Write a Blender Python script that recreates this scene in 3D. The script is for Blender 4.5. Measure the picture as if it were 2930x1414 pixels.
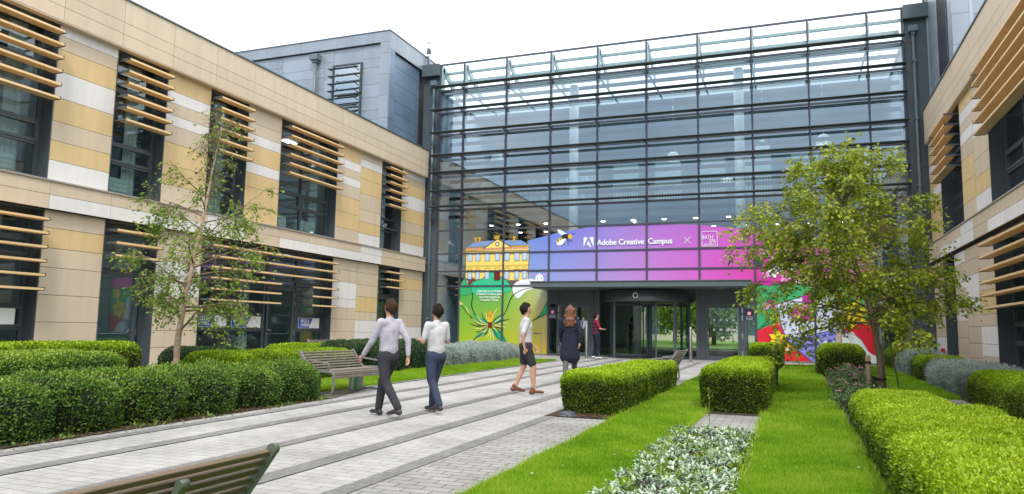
import bpy, bmesh, math, random
import numpy as np
from mathutils import Vector, Matrix
R = math.radians
random.seed(7); rng = np.random.default_rng(11)
for o in list(bpy.data.objects): bpy.data.objects.remove(o)
C = bpy.context.scene.collection
scene = bpy.context.scene

# ------------------------------------------------------------------ camera
cam = bpy.data.cameras.new("camera"); cam_o = bpy.data.objects.new("camera", cam); C.objects.link(cam_o)
cam.sensor_width = 36; cam.lens = 2112.086/2930*36; cam.clip_end = 2000; cam.clip_start = 0.05
yaw, pit, rol = R(20.996024), R(6.390232), R(0.969454)
fw = Vector((-math.sin(yaw)*math.cos(pit), math.cos(yaw)*math.cos(pit), math.sin(pit)))
r0 = Vector((math.cos(yaw), math.sin(yaw), 0)); u0 = r0.cross(fw)
rr = r0*math.cos(rol)+u0*math.sin(rol); uu = -r0*math.sin(rol)+u0*math.cos(rol)
M = Matrix((rr, uu, -fw)).transposed().to_4x4(); M.translation = Vector((0, 0, 1.053))
cam_o.matrix_world = M; scene.camera = cam_o

# ------------------------------------------------------------------ world (bright overcast) and sun
SUN_EL, SUN_AZ = 50, 152     # azimuth clockwise from +Y
w = bpy.data.worlds.new("World"); scene.world = w; w.use_nodes = True
nt = w.node_tree; nt.nodes.clear()
N = nt.nodes.new; Lk = nt.links.new
out = N('ShaderNodeOutputWorld'); bg = N('ShaderNodeBackground')
sky = N('ShaderNodeTexSky'); sky.sky_type = 'NISHITA'; sky.sun_disc = False
sky.sun_elevation = R(SUN_EL); sky.sun_rotation = R(SUN_AZ); sky.air_density = 1.0; sky.dust_density = 3.0
tc = N('ShaderNodeTexCoord'); sep = N('ShaderNodeSeparateXYZ'); Lk(tc.outputs['Generated'], sep.inputs[0])
mp = N('ShaderNodeMapping'); mp.inputs['Scale'].default_value = (1.2, 1.2, 3.2); Lk(tc.outputs['Generated'], mp.inputs[0])
nz = N('ShaderNodeTexNoise'); nz.inputs['Scale'].default_value = 2.6; nz.inputs['Detail'].default_value = 7; nz.inputs['Roughness'].default_value = .55
Lk(mp.outputs[0], nz.inputs['Vector'])
# cloud cover: solid white in the north (+Y), broken with blue-grey in the south and low down
a1 = N('ShaderNodeMath'); a1.operation = 'MULTIPLY_ADD'; a1.inputs[1].default_value = .95; a1.inputs[2].default_value = .66; Lk(sep.outputs['Y'], a1.inputs[0])
a2 = N('ShaderNodeMath'); a2.operation = 'MULTIPLY_ADD'; a2.inputs[1].default_value = 2.3; Lk(sep.outputs['Z'], a2.inputs[0]); Lk(a1.outputs[0], a2.inputs[2])
a3 = N('ShaderNodeMath'); a3.operation = 'MULTIPLY_ADD'; a3.inputs[1].default_value = 1.5; Lk(nz.outputs['Fac'], a3.inputs[0]); a4 = N('ShaderNodeMath'); a4.operation = 'SUBTRACT'; a4.inputs[1].default_value = .75
Lk(a2.outputs[0], a3.inputs[2]); Lk(a3.outputs[0], a4.inputs[0]); a4.use_clamp = True
cl = N('ShaderNodeValToRGB'); cl.color_ramp.elements[0].position = 0; cl.color_ramp.elements[0].color = (2.3, 3.1, 4.1, 1)
e = cl.color_ramp.elements.new(.45); e.color = (4.9, 6.0, 7.2, 1)
cl.color_ramp.elements[-1].position = .95; cl.color_ramp.elements[-1].color = (10.6, 10.9, 11.2, 1); Lk(a4.outputs[0], cl.inputs[0])
mx = N('ShaderNodeMix'); mx.data_type = 'RGBA'; mx.inputs['Factor'].default_value = .88
Lk(sky.outputs[0], mx.inputs['A']); Lk(cl.outputs[0], mx.inputs['B']); Lk(mx.outputs['Result'], bg.inputs['Color'])
bg.inputs['Strength'].default_value = .145; Lk(bg.outputs[0], out.inputs[0])
sl = bpy.data.lights.new("sun", 'SUN'); sl.energy = 1.6; sl.angle = R(14); sl.color = (1, .965, .91)
so = bpy.data.objects.new("sun", sl); C.objects.link(so)
az, el = R(SUN_AZ), R(SUN_EL)
sd = Vector((math.sin(az)*math.cos(el), math.cos(az)*math.cos(el), math.sin(el)))
so.rotation_euler = sd.to_track_quat('Z', 'Y').to_euler()
scene.view_settings.view_transform = 'Standard'; scene.view_settings.look = 'None'
scene.view_settings.exposure = .56; scene.view_settings.gamma = 1
scene.render.resolution_x = 1024; scene.render.resolution_y = 494
scene.cycles.max_bounces = 8; scene.cycles.transparent_max_bounces = 16

# ------------------------------------------------------------------ materials
MATS = {}
def hexc(r, g, b):
    f = lambda c: (c/255/12.92 if c/255 <= .04045 else ((c/255+.055)/1.055)**2.4)
    return (f(r), f(g), f(b))
def mat(name, col, rough=.6, metal=0, var=.0, vscale=4, bump=0, bscale=60, tone=False, col2=None, emit=0, spec=.5, trans=0, coat=0, grain=None):
    if name in MATS: return MATS[name]
    m = bpy.data.materials.new(name); MATS[name] = m; m.use_nodes = True
    t = m.node_tree; b = t.nodes['Principled BSDF']; n = t.nodes.new; l = t.links.new
    b.inputs['Roughness'].default_value = rough; b.inputs['Metallic'].default_value = metal
    b.inputs['Specular IOR Level'].default_value = spec; b.inputs['Coat Weight'].default_value = coat
    src = n('ShaderNodeRGB'); src.outputs[0].default_value = (*col, 1); cur = src.outputs[0]
    tcn = n('ShaderNodeTexCoord'); vec = tcn.outputs['Object']
    if grain:
        g = n('ShaderNodeMapping'); g.inputs['Scale'].default_value = grain; l(vec, g.inputs[0]); vec = g.outputs[0]
    if var or col2:
        nn = n('ShaderNodeTexNoise'); nn.inputs['Scale'].default_value = vscale; nn.inputs['Detail'].default_value = 6; l(vec, nn.inputs['Vector'])
        mr = n('ShaderNodeMapRange'); mr.inputs['From Min'].default_value = .3; mr.inputs['From Max'].default_value = .7; l(nn.outputs['Fac'], mr.inputs['Value'])
        mi = n('ShaderNodeMix'); mi.data_type = 'RGBA'; l(mr.outputs[0], mi.inputs['Factor'])
        c2 = col2 if col2 else tuple(max(0, c*(1-var)) for c in col)
        l(cur, mi.inputs['A']); mi.inputs['B'].default_value = (*c2, 1); cur = mi.outputs['Result']
    if tone:
        at = n('ShaderNodeAttribute'); at.attribute_name = 'tone'
        mu = n('ShaderNodeMix'); mu.data_type = 'RGBA'; mu.blend_type = 'MULTIPLY'; mu.inputs['Factor'].default_value = 1
        l(cur, mu.inputs['A']); l(at.outputs['Color'], mu.inputs['B']); cur = mu.outputs['Result']
    l(cur, b.inputs['Base Color'])
    if bump:
        nb = n('ShaderNodeTexNoise'); nb.inputs['Scale'].default_value = bscale; nb.inputs['Detail'].default_value = 4; l(vec, nb.inputs['Vector'])
        bn = n('ShaderNodeBump'); bn.inputs['Strength'].default_value = bump; bn.inputs['Distance'].default_value = .01; l(nb.outputs['Fac'], bn.inputs['Height']); l(bn.outputs[0], b.inputs['Normal'])
    if emit:
        l(cur, b.inputs['Emission Color']); b.inputs['Emission Strength'].default_value = emit
    return m
def glass(name, tint, base, k, ior=1.5):
    m = bpy.data.materials.new(name); MATS[name] = m; m.use_nodes = True
    t = m.node_tree; t.nodes.clear(); n = t.nodes.new; l = t.links.new
    o = n('ShaderNodeOutputMaterial'); tr = n('ShaderNodeBsdfTransparent'); tr.inputs[0].default_value = (*tint, 1)
    gl = n('ShaderNodeBsdfGlossy'); gl.inputs['Roughness'].default_value = .004; gl.inputs[0].default_value = (.86, .95, 1, 1)
    geo = n('ShaderNodeNewGeometry')
    tcn = n('ShaderNodeTexCoord'); nn = n('ShaderNodeTexNoise'); nn.inputs['Scale'].default_value = .55; nn.inputs['Detail'].default_value = 1; l(tcn.outputs['Object'], nn.inputs['Vector'])
    bn = n('ShaderNodeBump'); bn.inputs['Strength'].default_value = .12; bn.inputs['Distance'].default_value = .03; l(nn.outputs['Fac'], bn.inputs['Height']); l(bn.outputs[0], gl.inputs['Normal'])
    f = n('ShaderNodeFresnel'); f.inputs[0].default_value = ior
    # the fresnel node flips its index on back faces: always measure from the outside
    lw = n('ShaderNodeLayerWeight'); lw.inputs['Blend'].default_value = .5
    pw = n('ShaderNodeMath'); pw.operation = 'POWER'; pw.inputs[1].default_value = 3.0; l(lw.outputs['Facing'], pw.inputs[0])
    ma = n('ShaderNodeMath'); ma.operation = 'MULTIPLY_ADD'; ma.inputs[1].default_value = k; ma.inputs[2].default_value = base; ma.use_clamp = True; l(pw.outputs[0], ma.inputs[0])
    ms = n('ShaderNodeMixShader'); l(ma.outputs[0], ms.inputs[0]); l(tr.outputs[0], ms.inputs[1]); l(gl.outputs[0], ms.inputs[2]); l(ms.outputs[0], o.inputs[0])
    return m
def leafmat(name, cols, rough=.45, transl=.3, spec=.35):
    """leaf material: per-leaf attribute 'tone' (0..1) picks from a ramp of real leaf colours"""
    m = bpy.data.materials.new(name); MATS[name] = m; m.use_nodes = True
    t = m.node_tree; b = t.nodes['Principled BSDF']; n = t.nodes.new; l = t.links.new; o = t.nodes['Material Output']
    at = n('ShaderNodeAttribute'); at.attribute_name = 'leaf'
    rp = n('ShaderNodeValToRGB'); els = rp.color_ramp.elements
    els[0].position = 0; els[0].color = (*cols[0], 1); els[1].position = 1; els[1].color = (*cols[-1], 1)
    for i, c in enumerate(cols[1:-1]): e = els.new((i+1)/(len(cols)-1)); e.color = (*c, 1)
    l(at.outputs['Fac'], rp.inputs[0]); l(rp.outputs[0], b.inputs['Base Color']); b.inputs['Roughness'].default_value = rough; b.inputs['Specular IOR Level'].default_value = spec
    tl = n('ShaderNodeBsdfTranslucent'); l(rp.outputs[0], tl.inputs[0]); ms = n('ShaderNodeMixShader'); ms.inputs[0].default_value = transl
    l(b.outputs[0], ms.inputs[1]); l(tl.outputs[0], ms.inputs[2]); l(ms.outputs[0], o.inputs[0]); return m

TAN = mat('panel tan', (.60, .49, .355), .62, var=.10, vscale=1.6, bump=.08, bscale=40, tone=True, grain=(3, 3, .35))
BUFF = mat('panel buff', (.66, .48, .235), .62, var=.11, vscale=1.6, bump=.08, tone=True, grain=(3, 3, .35))
WHT = mat('panel white', (.73, .705, .68), .6, var=.09, vscale=1.6, bump=.08, tone=True, grain=(3, 3, .35))
SLATE = mat('slate metal', (.066, .082, .092), .42, var=.15, vscale=2, spec=.5)
SLATE2 = mat('slate cladding', (.075, .098, .112), .45, var=.12, vscale=.8, tone=True)
MULL = mat('mullion metal', (.062, .064, .092), .38, var=.1)
LOUV = mat('louvre metal', (.036, .048, .050), .4, var=.1)
ZINC = mat('zinc', (.30, .345, .40), .42, metal=.35, var=.18, vscale=1.1, tone=True, grain=(1, 1, .35))
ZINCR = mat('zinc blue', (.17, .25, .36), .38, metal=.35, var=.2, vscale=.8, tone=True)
TIMB = mat('louvre timber', (.82, .56, .28), .5, var=.14, vscale=3, tone=True, grain=(8, .8, 8))
DARKW = mat('backing', (.035, .033, .03), .8)
STEEL = mat('brushed steel', (.55, .56, .58), .28, metal=1, var=.05)
ROOM = mat('room paint', (.50, .59, .66), .8); ROOMD = mat('room dark', (.08, .09, .10), .8); ROOMF = mat('room floor', (.34, .42, .46), .35, var=.1)
WCOL = mat('white render', (.90, .94, .94), .6)
LAMPM = mat('lamp glow', (1, .93, .78), .5, emit=7)
GL_W = glass('window glass', (.60, .72, .72), .11, .75)
GL_F = glass('facade glass', (.72, .84, .88), .28, .65)
GL_P = glass('parapet glass', (.86, .95, .93), .10, .6)
GL_D = glass('door glass', (.84, .93, .91), .07, .6)
PIPEM = mat('pipe blue grey', (.13, .17, .20), .4, var=.1)
ROOFM = mat('roof membrane', (.16, .16, .16), .9, var=.2)

# ------------------------------------------------------------------ mesh helpers
class MB:
    def __init__(s): s.v = []; s.f = []; s.m = []; s.t = []; s.sm = []
    def face(s, pts, m=0, t=1.0, sm=False):
        i = len(s.v); s.v += [tuple(p) for p in pts]; s.f.append(tuple(range(i, i+len(pts)))); s.m.append(m); s.t.append(t); s.sm.append(sm)
    def box(s, x0, x1, y0, y1, z0, z1, m=0, t=1.0):
        i = len(s.v); s.v += [(x0, y0, z0), (x1, y0, z0), (x1, y1, z0), (x0, y1, z0), (x0, y0, z1), (x1, y0, z1), (x1, y1, z1), (x0, y1, z1)]
        for q in ((0, 3, 2, 1), (4, 5, 6, 7), (0, 1, 5, 4), (1, 2, 6, 5), (2, 3, 7, 6), (3, 0, 4, 7)):
            s.f.append(tuple(i+k for k in q)); s.m.append(m); s.t.append(t); s.sm.append(False)
        return s
    def bar(s, a, b, w, h, m=0, up=(0, 0, 1), t=1.0):
        a = Vector(a); b = Vector(b); d = (b-a).normalized(); u = Vector(up); sd_ = d.cross(u)
        if sd_.length < 1e-4: sd_ = d.cross(Vector((1, 0, 0)))
        sd_.normalize(); u = sd_.cross(d); i = len(s.v)
        for p in (a, b):
            for k, l_ in ((-1, -1), (1, -1), (1, 1), (-1, 1)): s.v.append(tuple(p+sd_*k*w/2+u*l_*h/2))
        for q in ((3, 2, 1, 0), (4, 5, 6, 7), (0, 1, 5, 4), (1, 2, 6, 5), (2, 3, 7, 6), (3, 0, 4, 7)):
            s.f.append(tuple(i+k for k in q)); s.m.append(m); s.t.append(t); s.sm.append(False)
        return s
    def tube(s, pts, rad, m=0, n=10, cap=True, t=1.0):
        pts = [Vector(p) for p in pts]; k = len(pts); rad = rad if isinstance(rad, (list, tuple)) else [rad]*k
        base = len(s.v); ref = None
        for j, p in enumerate(pts):
            d = (pts[min(j+1, k-1)]-pts[max(j-1, 0)]).normalized()
            if ref is None: ref = d.cross(Vector((0, 0, 1)) if abs(d.z) < .9 else Vector((1, 0, 0))).normalized()
            ref = (ref-d*ref.dot(d)).normalized(); b2 = d.cross(ref)
            for a in range(n):
                an = 2*math.pi*a/n; s.v.append(tuple(p+(ref*math.cos(an)+b2*math.sin(an))*rad[j]))
        for j in range(k-1):
            for a in range(n):
                b_ = (a+1) % n; s.f.append((base+j*n+a, base+j*n+b_, base+(j+1)*n+b_, base+(j+1)*n+a)); s.m.append(m); s.t.append(t); s.sm.append(True)
        if cap:
            s.f.append(tuple(base+a for a in reversed(range(n)))); s.f.append(tuple(base+(k-1)*n+a for a in range(n))); s.m += [m, m]; s.t += [t, t]; s.sm += [False, False]
        return s
    def lathe(s, prof, c=(0, 0, 0), n=24, m=0, a0=0, a1=2*math.pi):
        base = len(s.v); k = len(prof); full = abs(a1-a0-2*math.pi) < 1e-6; cols = n if full else n+1
        for a in range(cols):
            an = a0+(a1-a0)*a/n
            for r_, z in prof: s.v.append((c[0]+r_*math.cos(an), c[1]+r_*math.sin(an), c[2]+z))
        for a in range(n):
            b_ = (a+1) % cols
            for j in range(k-1): s.f.append((base+a*k+j, base+b_*k+j, base+b_*k+j+1, base+a*k+j+1)); s.m.append(m); s.t.append(1.0); s.sm.append(True)
        return s
    def build(s, name, mats, parent=None, bevel=0, loc=None, flat=True):
        me = bpy.data.meshes.new(name); me.from_pydata(s.v, [], s.f)
        mats = mats if isinstance(mats, (list, tuple)) else [mats]
        for m_ in mats: me.materials.append(m_)
        me.polygons.foreach_set('material_index', s.m); me.polygons.foreach_set('use_smooth', s.sm)
        at = me.attributes.new('tone', 'FLOAT_COLOR', 'CORNER'); arr = []
        for f_, t_ in zip(s.f, s.t): arr += [t_, t_, t_, 1]*len(f_)
        at.data.foreach_set('color', arr); me.update()
        return link(name, me, parent, bevel, loc)
def link(name, me, parent=None, bevel=0, loc=None):
    o = bpy.data.objects.new(name, me); C.objects.link(o)
    if parent is not None:
        o.parent = parent
        if parent.type == 'EMPTY' and parent.get('world_parts'): o.location = -Vector(parent.location)
    if loc is not None: o.location = loc
    if bevel:
        b = o.modifiers.new('bevel', 'BEVEL'); b.width = bevel; b.segments = 2; b.limit_method = 'ANGLE'
    return o
def tag(o, label=None, cat=None, group=None, kind=None):
    if label: o['label'] = label
    if cat: o['category'] = cat
    if group: o['group'] = group
    if kind: o['kind'] = kind
    return o
def thing(name, label, cat, loc=(0, 0, 0), rz=0, group=None, world=False):
    o = bpy.data.objects.new(name, None); C.objects.link(o); o.location = loc; o.rotation_euler = (0, 0, rz); o.empty_display_size = .2
    if world: o['world_parts'] = 1
    return tag(o, label, cat, group)
def dup(o, parent=None):
    c = o.copy(); C.objects.link(c)
    if parent is not None: c.parent = parent
    for ch in o.children: dup(ch, c)
    return c
def gz(y): return .008*(y-30)
def sheet(name, pts, mats, dz=0, kind='structure', nx=1):
    m = MB(); m.face([(x, y, gz(y)+dz) for x, y in pts]); return tag(m.build(name, mats), kind=kind)
_tc = [0]
def text_mesh(name, s, size, mat_, origin, xdir, zdir, parent=None, extr=.002, align='LEFT', bold=0.0, space=1.0, sx=1.0, lines=1.0, fat=0.0):
    cu = bpy.data.curves.new(name, 'FONT'); cu.body = s; cu.size = size; cu.extrude = extr;  cu.align_x = align; cu.space_character = space; cu.space_line = lines
    t = bpy.data.objects.new('txt', cu); C.objects.link(t); bpy.context.view_layer.update()
    me = bpy.data.meshes.new_from_object(t.evaluated_get(bpy.context.evaluated_depsgraph_get())); bpy.data.objects.remove(t)
    if fat:
        bm = bmesh.new()
        for j, (ox, oz) in enumerate(((0, 0), (fat, 0), (-fat, 0), (0, fat*.6), (0, -fat*.6))):
            m2 = me.copy(); m2.transform(Matrix.Translation((ox, oz, j*.0004))); bm.from_mesh(m2); bpy.data.meshes.remove(m2)
        bm.to_mesh(me); bm.free()
    X = Vector(xdir).normalized(); Z = Vector(zdir).normalized(); Y = X.cross(Z)*-1
    Mx = Matrix((X*sx, Z, -Y)).transposed().to_4x4(); Mx = Matrix(((X.x*sx, Z.x, -Y.x*1, origin[0]), (X.y*sx, Z.y, -Y.y, origin[1]), (X.z*sx, Z.z, -Y.z, origin[2]), (0, 0, 0, 1)))
    me.transform(Mx); me.materials.clear(); me.materials.append(mat_); me.name = name
    return link(name, me, parent)
# ------------------------------------------------------------------ ground
def pavemat(name, c1, c2, mort, bw, bh, rot=0, off=.5, speck=.25, msz=.006, rough=.8):
    m = bpy.data.materials.new(name); m.use_nodes = True; t = m.node_tree; b = t.nodes['Principled BSDF']; n = t.nodes.new; l = t.links.new
    tcn = n('ShaderNodeTexCoord'); mp = n('ShaderNodeMapping'); mp.inputs['Rotation'].default_value = (0, 0, rot); l(tcn.outputs['Object'], mp.inputs[0])
    br = n('ShaderNodeTexBrick'); br.offset = off; l(mp.outputs[0], br.inputs['Vector'])
    br.inputs['Color1'].default_value = (*c1, 1); br.inputs['Color2'].default_value = (*c2, 1); br.inputs['Mortar'].default_value = (*mort, 1)
    br.inputs['Scale'].default_value = 1; br.inputs['Mortar Size'].default_value = msz; br.inputs['Mortar Smooth'].default_value = .2
    br.inputs['Brick Width'].default_value = bw; br.inputs['Row Height'].default_value = bh; br.inputs['Bias'].default_value = 0
    n1 = n('ShaderNodeTexNoise'); n1.inputs['Scale'].default_value = 140; n1.inputs['Detail'].default_value = 3; l(tcn.outputs['Object'], n1.inputs['Vector'])
    n2 = n('ShaderNodeTexNoise'); n2.inputs['Scale'].default_value = .9; n2.inputs['Detail'].default_value = 6; n2.inputs['Roughness'].default_value = .65; l(tcn.outputs['Object'], n2.inputs['Vector'])
    r1 = n('ShaderNodeMapRange'); r1.inputs['From Min'].default_value = .3; r1.inputs['From Max'].default_value = .7; r1.inputs['To Min'].default_value = 1-speck; r1.inputs['To Max'].default_value = 1+speck*.4; l(n1.outputs['Fac'], r1.inputs[0])
    r2 = n('ShaderNodeMapRange'); r2.inputs['From Min'].default_value = .35; r2.inputs['From Max'].default_value = .68; r2.inputs['To Min'].default_value = .72; r2.inputs['To Max'].default_value = 1.06; l(n2.outputs['Fac'], r2.inputs[0])
    mm = n('ShaderNodeMath'); mm.operation = 'MULTIPLY'; l(r1.outputs[0], mm.inputs[0]); l(r2.outputs[0], mm.inputs[1])
    mu = n('ShaderNodeMix'); mu.data_type = 'RGBA'; mu.blend_type = 'MULTIPLY'; mu.inputs['Factor'].default_value = 1; l(br.outputs['Color'], mu.inputs['A']); l(mm.outputs[0], mu.inputs['B'])
    l(mu.outputs['Result'], b.inputs['Base Color']); b.inputs['Roughness'].default_value = rough; b.inputs['Specular IOR Level'].default_value = .35
    bn = n('ShaderNodeBump'); bn.inputs['Strength'].default_value = .5; bn.inputs['Distance'].default_value = .006; bn.invert = True
    ad = n('ShaderNodeMath'); ad.operation = 'MULTIPLY_ADD'; ad.inputs[1].default_value = -.25; l(n1.outputs['Fac'], ad.inputs[0]); l(br.outputs['Fac'], ad.inputs[2]); l(ad.outputs[0], bn.inputs['Height']); l(bn.outputs[0], b.inputs['Normal'])
    return m
PAVE = pavemat('pale block paving', (.47, .46, .44), (.41, .40, .385), (.25, .24, .23), .26, .13, msz=.006)
PAVE2 = pavemat('grey block paving', (.39, .38, .36), (.32, .31, .295), (.15, .145, .12), .24, .12, msz=.008, speck=.35)
SETT = pavemat('dark setts', (.28, .275, .27), (.235, .23, .225), (.18, .175, .17), .11, .11, speck=.55)
SOIL = mat('soil', (.055, .036, .024), .95, var=.5, vscale=9, bump=1, bscale=30, col2=(.02, .013, .009))
LAWN = mat('lawn base', (.11, .24, .012), .9, var=.4, vscale=5, col2=(.08, .15, .015))
FAR = mat('far ground', (.12, .16, .06), .95, var=.3, vscale=.05)
sheet('ground', [(-400, -300), (400, -300), (400, 500), (-400, 500)], FAR, -.03)
sheet('paving', [(-8.0, -12), (-2.3, -12), (-2.3, 30.6), (-8.0, 30.6)], PAVE, .0)
sheet('forecourt_paving', [(-15.7, 25.9), (-8.0, 25.9), (-8.0, 30.6), (-15.7, 30.6)], PAVE, .0)
sheet('forecourt_paving', [(-2.3, 24.5), (-.5, 27.2), (4.6, 28.2), (4.6, 30.6), (-2.3, 30.6)], PAVE, .0)
sheet('side_paving', [(-3.18, -12), (-2.3, -12), (-2.3, 10.12), (-3.18, 10.12)], PAVE2, .004)
for nm, x0, x1, y0, y1, mm_ in (('paving_band', -7.1, -6.93, -12, 29, SETT), ('paving_band', -6.30, -6.10, -12, 28, SETT), ('paving_band', -5.15, -4.97, -12, 28, SETT), ('paving_band', -4.22, -4.0, -12, 28, SETT), ('paving_band', -3.36, -3.182, -12, 27.5, SETT), ('paving_band', -2.36, -2.28, -12, 10.12, SETT)):
    sheet(nm, [(x0, y0), (x1, y0), (x1, y1), (x0, y1)], mm_, .008)
sheet('path_edging', [(-8.05, 12.7), (-7.97, 12.7), (-7.97, 25.9), (-8.05, 25.9)], mat('kerb', (.3, .29, .28), .85, var=.2), .016)
sheet('planting_bed', [(-8.9, -12), (-7.12, -12), (-7.34, 10.7), (-8.9, 10.7)], SOIL, .012)
sheet('lawn', [(-9.7, 10.7), (-8.02, 12.9), (-8.05, 22.5), (-8.35, 25.9), (-9.7, 25.9)], LAWN, .010)
sheet('lawn', [(-9.7, -12), (-8.9, -12), (-8.9, 10.7), (-9.7, 10.7)], LAWN, .010)
m_ = sheet('bench_bay', [(-8.9, 10.7), (-7.3, 10.7), (-7.9, 12.9), (-8.1, 12.9)], mat('worn paving', (.20, .18, .14), .9, var=.4, vscale=3, bump=.4), .014)
sheet('planting_bed', [(-11.3, -12), (-9.7, -12), (-9.7, 26.0), (-11.3, 26.0)], SOIL, .016)
sheet('rear_path', [(-15.75, -12), (-11.3, -12), (-11.3, 25.9), (-15.75, 25.9)], PAVE2, .006)
sheet('lawn', [(-2.28, -12), (-1.30, -12), (-1.30, 24.8), (-2.28, 24.6)], LAWN, .012)
sheet('planting_bed', [(-3.35, 10.13), (-2.29, 10.13), (-2.29, 16.6), (-3.35, 16.6)], SOIL, .014)
sheet('planting_bed', [(-1.30, -12), (-.42, -12), (-.42, 9.55), (-1.30, 9.55)], SOIL, .016)
sheet('paved_gap', [(-1.30, 9.55), (-.40, 9.55), (-.40, 11.45), (-1.30, 11.45)], PAVE2, .012)
sheet('planting_bed', [(-1.30, 11.45), (-.40, 11.45), (-.40, 26.2), (-1.30, 25.6)], SOIL, .016)
sheet('lawn', [(-.42, -12), (.62, -12), (.62, 27.6), (-.40, 26.9)], LAWN, .014)
sheet('planting_bed', [(.62, -12), (1.9, -12), (1.9, 24.3), (.62, 24.3)], SOIL, .018)
sheet('paved_gap', [(1.9, -12), (2.85, -12), (2.85, 15.9), (1.9, 15.9)], PAVE2, .012)
sheet('lawn', [(1.9, 15.9), (2.85, 15.9), (2.85, 28.0), (.62, 27.7), (.62, 24.3), (1.9, 24.3)], LAWN, .012)
sheet('planting_bed', [(2.85, -12), (4.62, -12), (4.62, 29.4), (2.85, 29.4)], SOIL, .02)

# ------------------------------------------------------------------ panel walls
def tn(): return 1+random.uniform(-.045, .045)
def panel_cols(mb, X, s, cols, depth=.03, gap=.011, zoff=0):
    """panels on a wall plane x = X facing s (+1/-1). cols: (y0, y1, ztop, [(zbottom, code)...])"""
    idx = {'T': 0, 'Y': 1, 'W': 2}
    for y0, y1, zt, rows in cols:
        z1 = zt
        for z0, c in rows:
            a, b = (X-depth, X) if s > 0 else (X, X+depth)
            mb.box(a, b, y0+gap/2, y1-gap/2, z0+gap/2, z1-gap/2, idx[c], tn()); z1 = z0
def window_unit(b, X, s, y0, y1, z0, z1, mull=(), trans=(), awn=(), opened=(), blind=None, rad=True, door=None, lab=None, sign=(), light=False):
    """recessed window in wall x=X, outward direction s. frame mesh is the part, glass etc. its sub-parts"""
    d = .34; xf = X-s*d; f = MB()
    def bx(a, b_, ya, yb, za, zb, m=0): f.box(min(a, b_), max(a, b_), ya, yb, za, zb, m)
    # reveals
    bx(X-s*.002, xf-s*.12, y0, y0+.028, z0, z1); bx(X-s*.002, xf-s*.12, y1-.028, y1, z0, z1)
    bx(X-s*.002, xf-s*.12, y0+.028, y1-.028, z1-.028, z1); bx(X+s*.03, xf-s*.12, y0+.028, y1-.028, z0-.0, z0+.03)
    ya, yb, za, zb = y0+.028, y1-.028, z0+.03, z1-.028
    fx0, fx1 = xf, xf-s*.09
    bx(fx0, fx1, ya, ya+.075, za, zb); bx(fx0, fx1, yb-.075, yb, za, zb)
    bx(fx0, fx1, ya+.075, yb-.075, za, za+.07); bx(fx0, fx1, ya+.075, yb-.075, zb-.07, zb)
    ym = [ya]+list(mull)+[yb]
    for y in mull: bx(fx0+s*.004, fx1, y-.04, y+.04, za+.07, zb-.07)
    for i in range(len(ym)-1):
        if door is not None and i == door[0]:
            zt = door[1]
            bx(fx0-s*.002, fx1, ym[i]+.04, ym[i+1]-.04, zt, zt+.07)
            A, B = ym[i]+.05, ym[i+1]-.05
            tr = [t for t in trans if t > zt+.2]
        else: tr = trans
        for z in tr: bx(fx0-s*.002, fx1, ym[i]+.03, ym[i+1]-.03, z-.032, z+.032)
        for k, (aw0, aw1) in enumerate(awn):
            if door is not None and i == door[0] and aw0 < door[1]: continue
            if (k, i) in opened or (k, -1) in opened: continue
            for q in ((ym[i]+.045, ym[i]+.12, aw0+.03, aw1-.03), (ym[i+1]-.12, ym[i+1]-.045, aw0+.03, aw1-.03), (ym[i]+.12, ym[i+1]-.12, aw0+.03, aw0+.095), (ym[i]+.12, ym[i+1]-.12, aw1-.095, aw1-.03)):
                bx(fx0+s*.018, fx1, *q)
    fr = f.build('window', SLATE, b); 
    if lab: fr['label'] = lab
    g = MB(); gx = xf-s*.05
    g.face([(gx, ya+.05, za+.05), (gx, yb-.05, za+.05), (gx, yb-.05, zb-.05), (gx, ya+.05, zb-.05)]); g.build('pane', GL_W, fr)
    # opened awnings, tilted outwards
    for (k, i) in opened:
        for ii in (range(len(ym)-1) if i < 0 else [i]):
            aw0, aw1 = awn[k]; A, B = ym[ii]+.05, ym[ii+1]-.05; h = aw1-aw0-.06; an = R(24)
            def P(y, t, o=0): return (xf+s*(.02+math.sin(an)*t+math.cos(an)*o), y, aw1-.03-math.cos(an)*t+math.sin(an)*o)
            q = MB()
            q.bar(P(A, 0), P(A, h), .06, .05, up=(s, 0, 0)); q.bar(P(B, 0), P(B, h), .06, .05, up=(s, 0, 0)); q.bar(P(A, 0), P(B, 0), .06, .05); q.bar(P(A, h), P(B, h), .06, .05)
            cs = q.build('casement', SLATE, fr)
            q = MB(); q.face([P(A, .02), P(B, .02), P(B, h-.02), P(A, h-.02)]); q.build('casement_pane', GL_W, fr)
    if blind:
        q = MB(); y = blind[0]
        n_ = 7
        for j in range(n_):
            t0 = y+(blind[1]-y)*j/n_; t1 = y+(blind[1]-y)*(j+1)/n_; o_ = .03*(j % 2)
            q.face([(xf-s*(.28+o_), t0, za+.1), (xf-s*(.31-o_), t1, za+.1), (xf-s*(.31-o_), t1, zb-.02), (xf-s*(.28+o_), t0, zb-.02)])
        q.build('blind', mat('blind fabric', (.62, .66, .64), .8), fr)
    if rad:
        q = MB(); zz = za+.03
        for (r0_, r1_) in rad if isinstance(rad, (list, tuple)) else [(y0+.1, y1-.45)]:
            for j in range(4): q.box(min(xf-s*.2, xf-s*.32), max(xf-s*.2, xf-s*.32), r0_, r1_, zz+j*.115, zz+j*.115+.105)
        q.build('radiator_cover', mat('radiator white', (.62, .68, .66), .5), fr)
    return fr
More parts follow.
